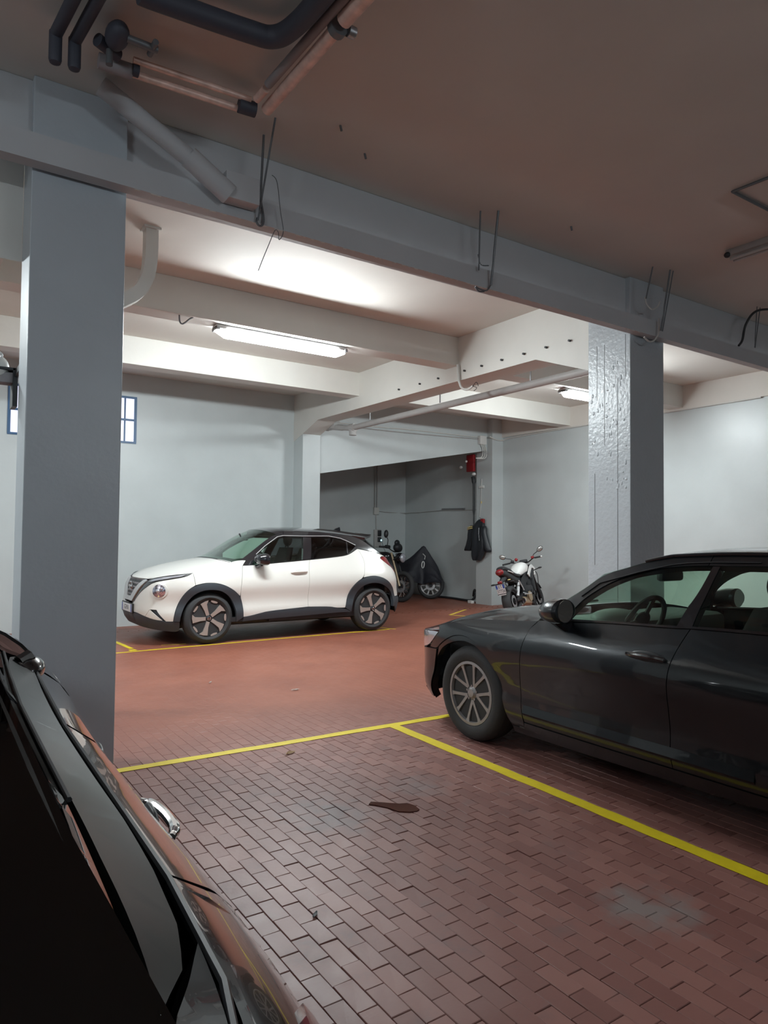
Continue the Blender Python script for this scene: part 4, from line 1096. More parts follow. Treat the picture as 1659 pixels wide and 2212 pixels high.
# nose: grille, chrome, lamps, plate
both(JB, 'grille', [(0.0001,0.872),(0.40,0.868),(0.22,0.735),(0.11,0.625),(0.0001,0.622)], M['black'], car, off=.002)
mb = MB()
for j in range(5):
    z = .65 + .05*j; lim = .10 + .28*((z-.62)/.25)
    for i in range(-7, 8):
        s = i*.055 + (.027 if j % 2 else 0)
        if abs(s) < lim-.02:
            q = Vector(JB.pos(s if s else 1e-4, z, .006)); mb.ball(q, .006, .020, .018, 6, 4)
mb.build('grille_mesh', M['lagging'], car)['kind'] = 'stuff'
both(JB, 'grille_chrome', [(0.44,0.872),(0.37,0.866),(0.211,0.742),(0.10,0.632),(0.0001,0.628),(0.0001,0.565),(0.196,0.561),(0.262,0.62),(0.36,0.72),(0.50,0.862)], M['satin'], car, off=.022)
both(JB, 'light_strip', [(1.255,0.964),(1.143,0.954),(0.9,0.929),(0.616,0.89),(0.505,0.864),(0.362,0.722),(0.264,0.622),(0.205,0.545),(0.254,0.555),(0.34,0.636),(0.448,0.713),(0.576,0.782),(0.686,0.837),(0.956,0.882),(1.164,0.914)], M['gloss_black'], car, off=.006)
both(JB, 'strip_lens', [(1.16,0.945),(0.9,0.918),(0.66,0.878),(0.56,0.840),(0.70,0.856),(0.93,0.893),(1.10,0.918)], M['clear_lens'], car, off=.012, gap=0)
ring = [(0.795+0.125*math.cos(a), 0.728+0.105*math.sin(a)) for a in [2*math.pi*k/28 for k in range(28)]]
lens = [(0.80+0.092*math.cos(a), 0.729+0.086*math.sin(a)) for a in [2*math.pi*k/28 for k in range(28)]]
both(JB, 'headlamp_ring', ring, W, car, off=.010, gap=0, soft=0)
for hl in both(JB, 'headlamp', lens, M['lamp_inside'], car, off=.016, gap=0, soft=0, dome=.02):
    pass
for sgn in (1, -1):
    q = Vector(JB.pos(sgn*.80, .73, .034)); mb = MB(); mb.ball(q, .028, .028, .028, 12, 8); mb.ball(q + Vector((-.035, sgn*.03, .03)), .02, .02, .02, 10, 6); mb.build('bulb_lens', M['clear_lens'], car)
    q = Vector(JB.pos(sgn*.36, .46, .03)); 
p0 = Vector(JB.pos(1e-4, .47, 0))
mb = MB(); mb.box(p0.x+.004, p0.x+.022, -.275, .275, .395, .535, bev=.006); holder = mb.build('plate_holder', M['black'], car)
mb = MB(); mb.box(p0.x+.021, p0.x+.026, -.26, .26, .41, .52, bev=.003); mb.build('number_plate', M['plate_white'], holder)
for y0, y1 in ((-.258, -.215), (.215, .258)):
    mb = MB(); mb.box(p0.x+.0262, p0.x+.0268, y0, y1, .412, .518); mb.build('plate_band', M['plate_blue'], holder)
mt = Matrix.Translation((p0.x+.0264, 0, .465)) @ Matrix(((0, 0, 1, 0), (1, 0, 0, 0), (0, 1, 0, 0), (0, 0, 0, 1)))
text_mesh('plate_text', 'GZ451', .085, M['ink'], holder, mt)
# round badge with bar
q = Vector(JB.pos(1e-4, .76, .022))
mb = MB(); mb.tube([q + Vector((0, .055*math.cos(a), .055*math.sin(a))) for a in [2*math.pi*k/24 for k in range(24)]], .008, 8, closed=True); mb.box(q.x-.004, q.x+.008, -.07, .07, q.z-.012, q.z+.012); mb.build('badge', M['chrome'], car, smooth=0)
# mirrors
for sgn in (1, -1):
    b = Vector(JB.pos(sgn*2.22, 1.10, 0)); rows = []
    for fw, yy, ry, rz in ((.085, .13, .05, .03), (.06, .135, .095, .062), (.0, .14, .118, .080), (-.055, .14, .122, .085), (-.075, .14, .115, .078)):
        rows.append([b + Vector((fw, sgn*(yy + ry*math.copysign(abs(math.cos(a))**.6, math.cos(a))), .035 + rz*math.copysign(abs(math.sin(a))**.6, math.sin(a)))) for a in [2*math.pi*k/24 for k in range(24)]])
    mb = MB(); R = mb.grid(rows, closed_u=True); mb.face(R[0]); mb.face(R[-1][::-1]); mb.recalc()
    mir = mb.build('wing_mirror', GB, car)
    mb = MB(); mb.tube([b + Vector((.03, -sgn*.01, -.06)), b + Vector((.02, sgn*.08, -.06)), b + Vector((.0, sgn*.13, -.03))], .032, 10); mb.build('mirror_arm', GB, mir)
    mb = MB(); mb.tube([b + Vector((-.074, sgn*.14, .035)), b + Vector((-.078, sgn*.14, .035))], .07, 20); mb.build('mirror_glass', M['mirror'], mir)
# handles (one per side, the rear ones are hidden in the pillar)
for sgn, door in ((1, door1[0]), (-1, door1[1])):
    mb = MB()
    mb.tube(spline([JB.pos(sgn*2.705, .938, .004), JB.pos(sgn*2.76, .945, .030), JB.pos(sgn*2.84, .948, .034), JB.pos(sgn*2.92, .950, .030), JB.pos(sgn*2.97, .952, .006)], 5), [.010]+[.015]*19+[.012], 8)
    h = mb.build('door_handle', W, door)
    mb = MB(); c0 = Vector(JB.pos(sgn*2.84, .952, -.002)); mb.ball(c0, .055, .008, .036, 16, 8); mb.build('handle_recess', M['white_plastic'], door)
    mb = MB(); mb.ball(Vector(JB.pos(sgn*2.962, .955, .012)), .006, .006, .006, 8, 6); mb.build('keyhole', M['black'], door)
# hidden structure and cabin
mb = MB(); mb.box(-3.9, -.35, -.64, .64, .2, .92, bev=.05); mb.box(-2.05, -1.16, -.88, .88, .28, .34); mb.box(-2.35, -1.98+.25, -.8, .8, .34, 1.02); mb.box(-3.35, -1.75, -.84, .84, .25, .9); mb.build('floor_pan', M['black'], car, smooth=0)
mb = MB(); mb.box(-1.62, -1.10, -.70, .70, .86, 1.06, bev=.05); mb.ball((-1.50, .36, 1.07), .14, .17, .06); mb.build('dashboard', M['seat'], car)
steering_wheel(car, -1.72, .37, 1.06)
for y in (.37, -.37): seat(car, -2.42, y, .66)
mb = MB(); mb.box(-3.45, -3.25, -.62, .62, .6, 1.28, bev=.06); mb.build('rear_bench', M['seat'], car)
mb = MB(); mb.box(-1.72, -1.66, -.12, .12, 1.395, 1.455, bev=.015); mb.cyl((-1.66, 0, 1.44), (-1.62, 0, 1.50), .012, 8); mb.build('rear_view_mirror', M['black'], car)
for xx, ins in ((.854, .335), (3.507, .335)):
    for sgn in (1, -1): wheel(car, -xx, sgn*.882, sgn, .343 if xx < 2 else .343, .215, .248, 'five')
# ---------------------------------------------------------------- dark grey estate car
AB = Body([(0,0),(0,.3),(.03,.5),(.10,.72),(.26,.86),(.55,.915),(.9,.925),(1.5,.943),(2.6,.943),(3.6,.94),(4.3,.9),(4.7,.8),(4.88,.6),(4.94,.35),(4.94,0)],
 [(.15,.10),(.22,.05),(.28,.02),(.36,.012),(.42,.03),(.55,.02),(.68,.0),(.76,.0),(.82,.015),(.88,.045),(.93,.075),(.97,.10),(1.05,.15),(1.25,.28),(1.38,.38),(1.46,.47)],
 [(.15,.12),(.3,.02),(.5,.0),(.7,.04),(.8,.10),(.9,.3)],
 [(.2,.1),(.35,.0),(.6,.0),(.9,.05),(1.1,.25),(1.4,.5)],
 [(.92,.68,.45,.12,.02),(3.85,.7,.5,.14,.025)])
car2 = empty('car', (4.343, 4.87, 0), math.pi/2, 'dark grey estate car with ten spoke wheels at right edge', 'car')
G = M['grey_paint']; GB = M['gloss_black']
arch_out = [(1.946,0.192),(1.984,0.334),(1.923,0.451),(1.887,0.55),(1.844,0.624),(1.775,0.689),(1.690,0.731),(1.577,0.754),(1.509,0.76),(1.424,0.746),(1.320,0.709),(1.148,0.65),(1.054,0.596)]
arch_out = [(2.002,0.20),(1.984,0.334),(1.937,0.451),(1.892,0.55),(1.844,0.624),(1.775,0.689),(1.690,0.731),(1.577,0.757),(1.509,0.76),(1.424,0.746),(1.348,0.714),(1.248,0.659),(1.181,0.611)]
arch_in = [(1.982,0.19),(1.960,0.297),(1.918,0.408),(1.872,0.505),(1.833,0.584),(1.785,0.642),(1.710,0.691),(1.622,0.717),(1.530,0.721),(1.432,0.702),(1.318,0.660),(1.225,0.606),(1.129,0.51),(1.095,0.384),(1.045,0.253),(1.03,0.19)]
fender = [(1.227,0.75),(1.21,0.799),(1.310,0.826),(1.470,0.868),(1.589,0.886),(1.783,0.906),(1.932,0.915),(2.218,0.937),(2.232,0.945),(2.209,0.913),(2.184,0.886),(2.166,0.823),(2.150,0.771),(2.137,0.669),(2.114,0.512),(2.126,0.413),(2.144,0.254),(2.118,0.205)] + arch_out + [(1.07,0.614)]
both(AB, 'front_fender', fender, G, car2)
both(AB, 'headlamp', [(0.66,0.705),(1.141,0.751),(1.227,0.75),(1.07,0.614),(0.80,0.585),(0.40,0.61),(0.40,0.69)], M['clear_lens'], car2, off=.004)
bumper = [(1.181,0.611),(1.07,0.604),(0.80,0.575),(0.36,0.60),(0.30,0.50),(0.30,0.30),(0.0001,0.28),(0.0001,0.2),(0.5,0.19),(1.03,0.20),(1.045,0.253),(1.095,0.384),(1.129,0.51)]
both(AB, 'front_bumper', bumper, G, car2)
both(AB, 'bumper_lip', [(0.0001,0.21),(0.5,0.20),(0.8,0.21),(0.8,0.25),(0.5,0.25),(0.0001,0.25)], M['black'], car2, off=.02, depth=.03)
both(AB, 'grille', [(0.0001,0.69),(0.33,0.68),(0.30,0.30),(0.0001,0.28)], M['black'], car2, off=-.01)
both(AB, 'arch_lip', arch_out + arch_in[::-1], G, car2, off=-.008, depth=.05)
fdoor = [(2.209,0.913),(2.178,0.885),(2.166,0.823),(2.150,0.771),(2.137,0.669),(2.114,0.512),(2.126,0.413),(2.144,0.254),(2.577,0.254),(2.955,0.254),(3.258,0.256),(3.250,0.404),(3.239,0.674),(3.246,0.766),(3.255,0.828),(3.263,0.861),(3.275,0.907),(3.298,0.978),(3.309,1.008),(3.228,1.000),(3.076,0.993),(2.851,0.984),(2.556,0.966),(2.232,0.945)]
d1 = both(AB, 'front_door', fdoor, G, car2)
rarch = [(3.37+.505*math.cos(a)+.53, .30+.44*math.sin(a)) for a in [math.pi*(1 - k/14) for k in range(15)]]
rarch = [(p[0]+.43, p[1]) for p in rarch]
rdoor = [(3.309,1.008),(3.298,0.978),(3.275,0.907),(3.263,0.861),(3.255,0.828),(3.246,0.766),(3.239,0.674),(3.250,0.404),(3.258,0.256),(3.847,0.26)] + [p for p in rarch if p[0] < 4.05 and p[1] > .3] + [(4.247,0.85),(4.347,1.035),(3.719,1.022),(3.412,1.011)]
both(AB, 'rear_door', rdoor, G, car2)
sE = AB.S[-1]
quarter = [(4.347,1.035),(4.247,0.85)] + [p for p in rarch if p[0] >= 4.05] + [(4.9,0.26),(5.3,0.28),(sE-.001,0.3),(sE-.001,0.95),(5.4,0.95),(4.9,1.05)]
both(AB, 'rear_quarter', quarter, G, car2)
both(AB, 'tail_lamp', [(5.297,0.80),(5.9,0.80),(5.9,0.90),(5.2,0.92)], M['red_lens'], car2, off=.008)
both(AB, 'sill', [(2.002,0.20),(2.118,0.205),(2.144,0.252),(2.577,0.252),(2.955,0.252),(3.258,0.254),(3.847,0.258),(3.847,0.18),(3.2,0.165),(2.5,0.155),(1.997,0.15)], G, car2, off=.004)
roofe = [(2.229,0.95),(2.265,0.991),(2.381,1.082),(2.500,1.171),(2.6,1.266),(2.769,1.319),(2.847,1.345),(2.950,1.372),(3.046,1.396),(3.136,1.410),(3.276,1.420),(3.564,1.428),(4.1,1.428),(4.7,1.38),(5.0,1.31)]
glass_f = [(2.447,0.978),(2.491,1.045),(2.521,1.090),(2.571,1.135),(2.665,1.203),(2.789,1.262),(2.843,1.280),(2.990,1.312),(3.136,1.332),(3.301,1.340),(3.284,1.213),(3.240,1.1),(3.219,1.010),(3.073,1.003),(2.848,0.994),(2.553,0.976)]
both(AB, 'windscreen_pillar', roofe[:11] + [(3.276,1.345),(3.136,1.337),(2.990,1.318),(2.843,1.287),(2.789,1.269),(2.665,1.210),(2.571,1.142),(2.521,1.097),(2.491,1.052),(2.447,0.985),(2.447,0.962)], G, car2, depth=.05)
both(AB, 'roof_rail_panel', roofe[10:] + [(4.897,1.30),(4.3,1.345),(3.9,1.355),(3.605,1.354),(3.348,1.345),(3.276,1.345)], G, car2, depth=.05)
both(AB, 'door_pillar', [(3.301,1.345),(3.284,1.213),(3.240,1.1),(3.219,1.006),(3.315,1.012),(3.319,1.098),(3.336,1.208),(3.348,1.345)], GB, car2, depth=.05)
both(AB, 'window_sill', [(2.232,0.947),(2.556,0.968),(2.851,0.986),(3.076,0.995),(3.228,1.002),(3.309,1.010),(3.719,1.024),(4.347,1.037),(4.347,1.05),(3.718,1.038),(3.315,1.022),(3.219,1.014),(3.073,1.007),(2.848,0.998),(2.553,0.980),(2.447,.974)], GB, car2, off=.004, gap=0)
both(AB, 'rear_pillar', [(4.297,1.05),(4.3,1.345),(4.427,1.342),(4.407,1.05)], GB, car2, depth=.05)
both(AB, 'cargo_pillar', [(4.797,1.10),(4.897,1.30),(5.0,1.31),(5.2,1.15),(5.3,.98),(4.9,1.05)], G, car2, depth=.05)
both(AB, 'front_side_window', glass_f, M['glass_green'], car2, off=-.006, gap=0, depth=.004)
both(AB, 'rear_side_window', [(3.315,1.022),(3.319,1.098),(3.336,1.208),(3.348,1.345),(3.605,1.354),(3.9,1.355),(4.3,1.345),(4.297,1.05),(3.718,1.036)], M['glass_green'], car2, off=-.006, gap=0, depth=.004)
both(AB, 'cargo_window', [(4.407,1.05),(4.427,1.342),(4.897,1.30),(4.797,1.08)], M['glass_dark'], car2, off=-.006, gap=0, depth=.004)
for sgn in (1, -1):
    def L(s, z, o=.006): return Vector(AB.pos(sgn*s, z, o))
    mb = MB(); mb.tube([L(s, z-.055 if z > 1.2 else z-.05, .004) for s, z in roofe[3:12]], .004, 6); mb.build('roof_gutter', M['black'], car2)
    mb = MB(); mb.tube(spline([L(2.86, 1.355, .0), L(2.98, 1.385, .006), L(3.1, 1.400, .008), L(3.5, 1.418, .008), L(4.2, 1.418, .008), L(4.7, 1.385, .014), L(4.8, 1.36, .004)], 5), .010, 8); mb.build('roof_rail', GB, car2)
he = [AB.pos(s, z) for s, z in ((2.232,0.945),(2.218,0.932),(1.932,0.911),(1.783,0.906),(1.589,0.886),(1.470,0.868),(1.310,0.826),(1.21,0.799),(0.90,0.735))]
hc = [(-1.42,0,1.005),(-1.36,0,1.0),(-1.15,0,.985),(-1.0,0,.97),(-.80,0,.945),(-.65,0,.92),(-.46,0,.875),(-.28,0,.82),(-.10,0,.73)]
across('bonnet', he, hc, G, car2, px=2.2, pz=2.8)
we = [AB.pos(s, z, .002) for s, z in roofe[:11]]
wc = [(-1.40,0,1.01),(-1.48,0,1.055),(-1.62,0,1.14),(-1.78,0,1.23),(-1.96,0,1.315),(-2.12,0,1.375),(-2.2,0,1.395)]
wc = [tuple(p) for p in resample(wc, 7)]
across('windscreen', [we[i] for i in (0, 2, 3, 4, 5, 6, 7)], wc, M['glass_green'], car2, px=2.0, pz=2.6, thick=.004)
re_ = [AB.pos(s, z, .002) for s, z in roofe[7:]]
rc = [(-2.2,0,1.40),(-2.32,0,1.425),(-2.45,0,1.44),(-2.62,0,1.452),(-2.95,0,1.46),(-3.6,0,1.455),(-4.3,0,1.42),(-4.7,0,1.37)]
across('roof', re_, rc, G, car2, px=2.0, pz=3.0)
across('tailgate_glass', [AB.pos(5.0,1.31), AB.pos(5.3,.98)], [(-4.55,0,1.36),(-4.9,0,1.0)], M['glass_dark'], car2, thick=.004)
# wiper, washer jet
mb = MB(); mb.tube([(-1.43, .55, 1.015), (-1.42, .1, 1.03)], .010, 6); mb.build('wiper', M['black'], car2)
# door handles in dished recesses
for sgn, door in ((1, d1[0]), (-1, d1[1])):
    mb = MB(); c0 = Vector(AB.pos(sgn*3.107, .833, .001)); mb.ball(c0, .115, .010, .034, 20, 8); mb.build('handle_recess', M['black'], door)
    mb = MB(); mb.tube(spline([AB.pos(sgn*2.982, .836, .010), AB.pos(sgn*3.027, .840, .032), AB.pos(sgn*3.107, .842, .038), AB.pos(sgn*3.167, .840, .034), AB.pos(sgn*3.217, .832, .010)], 5), .014, 8); mb.build('door_handle', GB, door)
    for s, z0 in ((3.36, .80),):
        pass
for sgn in (1, -1):
    mb = MB(); mb.tube(spline([AB.pos(sgn*4.047, .836, .010), AB.pos(sgn*4.097, .842, .034), AB.pos(sgn*4.177, .844, .038), AB.pos(sgn*4.247, .836, .010)], 5), .014, 8); mb.build('rear_handle', GB, car2)
    # sharp shoulder crease and lower door blade
    mb = MB(); mb.grid([[AB.pos(sgn*s, .306, .001), AB.pos(sgn*s, .320, .011), AB.pos(sgn*s, .372, .001)] for s in [2.15 + .12*k for k in range(14)]]); mb.recalc(); mb.build('door_blade', G, car2)
    b = Vector(AB.pos(sgn*2.467, .955, 0))
    mb = MB()
    # housing: rounded wedge pointing forward
    rows = []
    for t, fw, yy, ry, rz in ((0, .17, .035, .03, .012), (.2, .12, .06, .075, .040), (.45, .05, .10, .105, .068), (.75, -.03, .125, .118, .080), (.95, -.085, .13, .112, .076), (1, -.10, .13, .09, .06)):
        rows.append([b + Vector((fw, sgn*(yy + ry*math.cos(a)), .065 + .02*t + rz*math.sin(a))) for a in [2*math.pi*k/18 for k in range(18)]])
    R = mb.grid(rows, closed_u=True); mb.face(R[0]); mb.face(R[-1][::-1]); mb.recalc()
    mir = mb.build('wing_mirror', G, car2)
    mb = MB(); mb.tube([b + Vector((-.01, -sgn*.02, -.035)), b + Vector((.0, sgn*.06, .0)), b + Vector((.0, sgn*.10, .035))], [.05, .04, .05], 10); mb.build('mirror_arm', GB, mir)
    mb = MB(); mb.tube([b + Vector((-.101, sgn*.13, .085)), b + Vector((-.104, sgn*.13, .085))], .07, 14); mb.build('mirror_glass', M['mirror'], mir)
mb = MB(); mb.box(-4.7, -.35, -.66, .66, .2, .70, bev=.05); mb.box(-3.55, -1.40, -.88, .88, .2, .80); mb.box(-1.55, -1.25, -.72, .72, .3, .88); mb.build('floor_pan', M['black'], car2, smooth=0)
mb = MB(); mb.box(-1.95, -1.45, -.72, .72, .78, .955, bev=.05); mb.ball((-1.80, .38, .955), .15, .19, .065); mb.build('dashboard', M['trim'], car2)
steering_wheel(car2, -2.02, .38, .95)
for y in (.38, -.38): seat(car2, -2.70, y, .52, .60, .25)
mb = MB(); mb.box(-3.72, -3.52, -.64, .64, .45, 1.08, bev=.06); mb.build('rear_bench', M['seat'], car2)
for y in (.4, -.4):
    mb = MB(); mb.ball((-3.66, y, 1.15), .05, .13, .09); mb.build('rear_headrest', M['seat'], car2)
mb = MB(); mb.box(-1.985, -1.93, -.125, .125, 1.205, 1.275, bev=.02); mb.cyl((-1.93, 0, 1.26), (-1.88, 0, 1.30), .02, 8); mb.build('rear_view_mirror', M['black'], car2)
for xx in (.925, 3.849):
    for sgn in (1, -1): wheel(car2, -xx, sgn*.925, sgn, .345, .225, .228, 'ten')
# ---------------------------------------------------------------- black hatchback at the photographer's elbow
HB = Body([(0,0),(0,.3),(.04,.5),(.15,.66),(.35,.77),(.65,.82),(1.2,.835),(2.0,.83),(2.6,.85),(3.1,.875),(3.55,.875),(3.82,.81),(3.97,.68),(4.03,.45),(4.05,.25),(4.05,0)],
 [(.15,.12),(.25,.04),(.4,.02),(.6,.01),(.72,.0),(.80,.005),(.86,.025),(.91,.07),(.945,.105),(.965,.13),(.985,.18),(1.01,.25),(1.03,.275),(1.2,.35),(1.35,.42),(1.44,.50)],
 [(.2,.1),(.4,.0),(.6,.03),(.75,.08),(.85,.2)],
 [(.2,.1),(.4,.0),(.6,.0),(.8,.03),(.95,.08),(1.05,.14),(1.25,.28),(1.4,.42)],
 [(3.2,.78,.4,.12,.018),(.7,.7,.4,.12,.02)])
hd = math.radians(3.2)
car3 = empty('car', (-.205, 4.33, 0), math.pi/2 - hd, 'black hatchback filling the lower left corner, seen along its side', 'car')
D = M['dark_paint']; GB = M['gloss_black']
hs = HB.S[-1]
def hx(x): return HB.s_of_x(x)
def hp(pts): return [(hx(x), z) for x, z in pts]
def archh(c): return [(c + .37*math.cos(a), .30 + .37*math.sin(a)) for a in [math.pi*(1 - k/14) for k in range(15)]]
af, ar = archh(.72), archh(3.22)
both(HB, 'front_fender', hp([(.36,.62)]) + hp(af[3:]) + hp([(1.12,.30),(1.22,.32),(1.24,.90),(1.20,.965),(.9,.93),(.6,.88),(.38,.80)]), D, car3)
both(HB, 'front_bumper', [(0.0001,.25)] + hp([(.33,.25)]) + hp(af[:4]) + hp([(.36,.62)]) + [(hx(.1),.62),(0.0001,.62)], D, car3)
both(HB, 'headlamp', hp([(.15,.64),(.36,.64),(.38,.79),(.2,.75)]), M['clear_lens'], car3, off=.004)
dd = both(HB, 'front_door', hp([(1.245,.30),(2.12,.30),(2.14,.966),(1.25,.966)]), D, car3)
dr = both(HB, 'rear_door', hp([(2.145,.30),(2.80,.30)]) + hp([p for p in ar if p[0] < 3.04 and p[1] > .3]) + hp([(3.12,.85),(3.18,.966),(2.165,.966)]), D, car3)
both(HB, 'rear_quarter', hp([(3.185,.966),(3.125,.85)]) + hp([p for p in ar if p[0] >= 3.04 and p[1] > .3]) + hp([(3.62,.30),(3.75,.31)]) + [(hx(3.90),.60),(hx(3.92),.74),(hx(3.90),.966)], D, car3)
both(HB, 'rear_bumper', [(hx(3.62),.25),(hs-.001,.25),(hs-.001,.55),(hx(3.91),.55),(hx(3.76),.31)], D, car3, off=.01)
both(HB, 'tailgate', [(hx(3.93),.56),(hs-.001,.56),(hs-.001,.985),(hx(3.90),.985),(hx(3.92),.86)], D, car3)
both(HB, 'tail_lamp', [(hx(3.46),.70),(hx(3.9),.70),(hx(3.98),.75),(hx(3.98),.88),(hx(3.9),.90),(hx(3.52),.90),(hx(3.44),.875),(hx(3.395),.79)], M['red_lens'], car3, off=.010, gap=0)
both(HB, 'sill', hp([(1.12,.30),(2.80,.30),(2.80,.2),(1.12,.2)]), M['black'], car3, off=.005)
# upper frame: belt strip, pillars, glass
both(HB, 'belt_strip', hp([(1.05,.972),(2.16,.972),(3.40,.972),(3.63,1.020),(3.20,1.036),(2.16,1.035),(1.25,1.035)]), M['satin_black'], car3, off=.002, depth=.03)
both(HB, 'windscreen_pillar', hp([(1.05,.975),(1.22,1.038),(1.50,1.22),(1.72,1.33),(1.80,1.345),(1.80,1.405),(1.66,1.38),(1.40,1.26),(1.15,1.10),(.98,.985)]), D, car3, depth=.05)
both(HB, 'roof_rail_panel', hp([(1.80,1.345),(2.5,1.352),(2.90,1.340),(2.95,1.33),(3.06,1.36),(3.02,1.39),(2.5,1.42),(1.80,1.405)]), D, car3, depth=.05)
both(HB, 'door_pillar', hp([(2.12,1.038),(2.18,1.038),(2.19,1.348),(2.13,1.348)]), GB, car3, depth=.05)
both(HB, 'rear_quarter_window', hp([(2.985,1.042),(3.20,1.042),(3.62,1.028),(3.42,1.155),(3.18,1.30),(3.06,1.36),(2.95,1.33),(2.99,1.20)]), M['glass_black'], car3, depth=.03)
both(HB, 'tailgate_corner', hp([(3.405,.972),(3.635,1.016),(3.80,1.012),(3.92,.99),(3.90,.972)]), D, car3, depth=.04)
both(HB, 'front_side_window', hp([(1.25,1.04),(2.12,1.04),(2.13,1.346),(1.80,1.342),(1.72,1.325),(1.50,1.215)]), M['glass_black'], car3, off=-.004, gap=0, depth=.004)
both(HB, 'rear_side_window', hp([(2.18,1.04),(2.98,1.042),(2.985,1.20),(2.945,1.328),(2.88,1.338),(2.5,1.349),(2.19,1.346)]), M['glass_black'], car3, off=-.004, gap=0, depth=.004)
for sgn in (1, -1):
    mb = MB(); mb.tube([HB.pos(sgn*hx(x), z, .003) for x, z in ((1.10,.968),(1.6,.968),(2.2,.968),(2.8,.968),(3.2,.968),(3.5,.968),(3.85,.968))], .006, 6); mb.build('belt_seal', M['black'], car3)
    mb = MB(); mb.tube([HB.pos(sgn*hx(x), z, .004) for x, z in ((1.24,1.038),(1.7,1.038),(2.2,1.038),(2.7,1.038),(2.98,1.040))], .005, 6); mb.build('glass_seal', M['black'], car3)
    door = dr[0] if sgn > 0 else dr[1]
    mb = MB(); mb.tube(spline([HB.pos(sgn*hx(2.50), .835, .002), HB.pos(sgn*hx(2.54), .835, .022), HB.pos(sgn*hx(2.62), .836, .030), HB.pos(sgn*hx(2.70), .835, .024), HB.pos(sgn*hx(2.745), .835, .002)], 6), [.010]*4+[.013]*17+[.010]*4, 10); mb.build('door_handle', M['chrome'], door)
    mb = MB(); mb.ball(HB.pos(sgn*hx(2.60), .825, -.004), .07, .012, .035, 16, 8); mb.build('handle_recess', M['black'], door)
    door = dd[0] if sgn > 0 else dd[1]
    mb = MB(); mb.ball(HB.pos(sgn*hx(1.93), .80, -.004), .08, .012, .03, 16, 8); mb.build('handle_recess', M['black'], door)
    b = Vector(HB.pos(sgn*hx(1.30), 1.0, 0)); mt = Matrix.Translation(b + Vector((.05, sgn*.035, -.03)))
    mb = MB(); mb.ball((0, 0, 0), .12, .06, .055, mtx=mt); mir = mb.build('wing_mirror', D, car3)
    mb = MB(); mb.tube([b, b + Vector((.02, sgn*.04, .02))], .03, 8); mb.build('mirror_arm', GB, mir)
he = [(-1.16,.70,.985),(-.9,.70,.965),(-.62,.685,.92),(-.38,.66,.84),(-.2,.58,.77)]
across('bonnet', he, [(-1.00,0,1.165),(-.78,0,1.15),(-.50,0,1.11),(-.25,0,1.02),(-.07,0,.85)], D, car3, px=2.4, pz=5.0)
across('windscreen', [HB.pos(hx(1.08),1.03), HB.pos(hx(1.15),1.10), HB.pos(hx(1.40),1.26), HB.pos(hx(1.66),1.38)], [(-.99,0,1.165),(-1.12,0,1.24),(-1.38,0,1.36),(-1.62,0,1.43)], M['glass_black'], car3, pz=2.6, thick=.004)
across('roof', [HB.pos(hx(x), z) for x, z in ((1.66,1.38),(1.80,1.405),(2.5,1.42),(3.02,1.39),(3.07,1.36))], [(-1.62,0,1.435),(-1.78,0,1.452),(-2.4,0,1.462),(-2.98,0,1.44),(-3.05,0,1.42)], D, car3, pz=3.0)
across('rear_window', [(lambda p: (p[0], p[1]*1.03, p[2]-.012))(HB.pos(hx(x), z)) for x, z in ((3.07,1.362),(3.18,1.302),(3.42,1.157),(3.64,1.020))], [(-3.06,0,1.415),(-3.20,0,1.36),(-3.48,0,1.21),(-3.72,0,1.05)], M['glass_black'], car3, px=2.4, pz=2.4, thick=.004)
across('tailgate_deck', [HB.pos(hx(3.645),1.018), HB.pos(hx(3.80),1.012), HB.pos(hx(3.92),.985)], [(-3.73,0,1.05),(-3.92,0,1.05),(-4.04,0,1.0)], D, car3, px=2.4, pz=2.4)
mb = MB(); mb.box(-3.8, -.3, -.50, .50, .2, .80, bev=.05); mb.box(-2.8, -1.1, -.76, .76, .2, .84); mb.build('floor_pan', M['black'], car3, smooth=0)
for y in (.33, -.33): seat(car3, -1.95, y, .55)
mb = MB(); mb.box(-1.4, -1.0, -.6, .6, .75, .95, bev=.05); mb.build('dashboard', M['seat'], car3)
mb = MB(); mb.box(-3.05, -2.85, -.55, .55, .5, 1.1, bev=.06); mb.build('rear_bench', M['seat'], car3)
for xx in (.72, 3.22):
    for sgn in (1, -1): wheel(car3, -xx, sgn*.83, sgn, .30, .19, .205, 'ten')
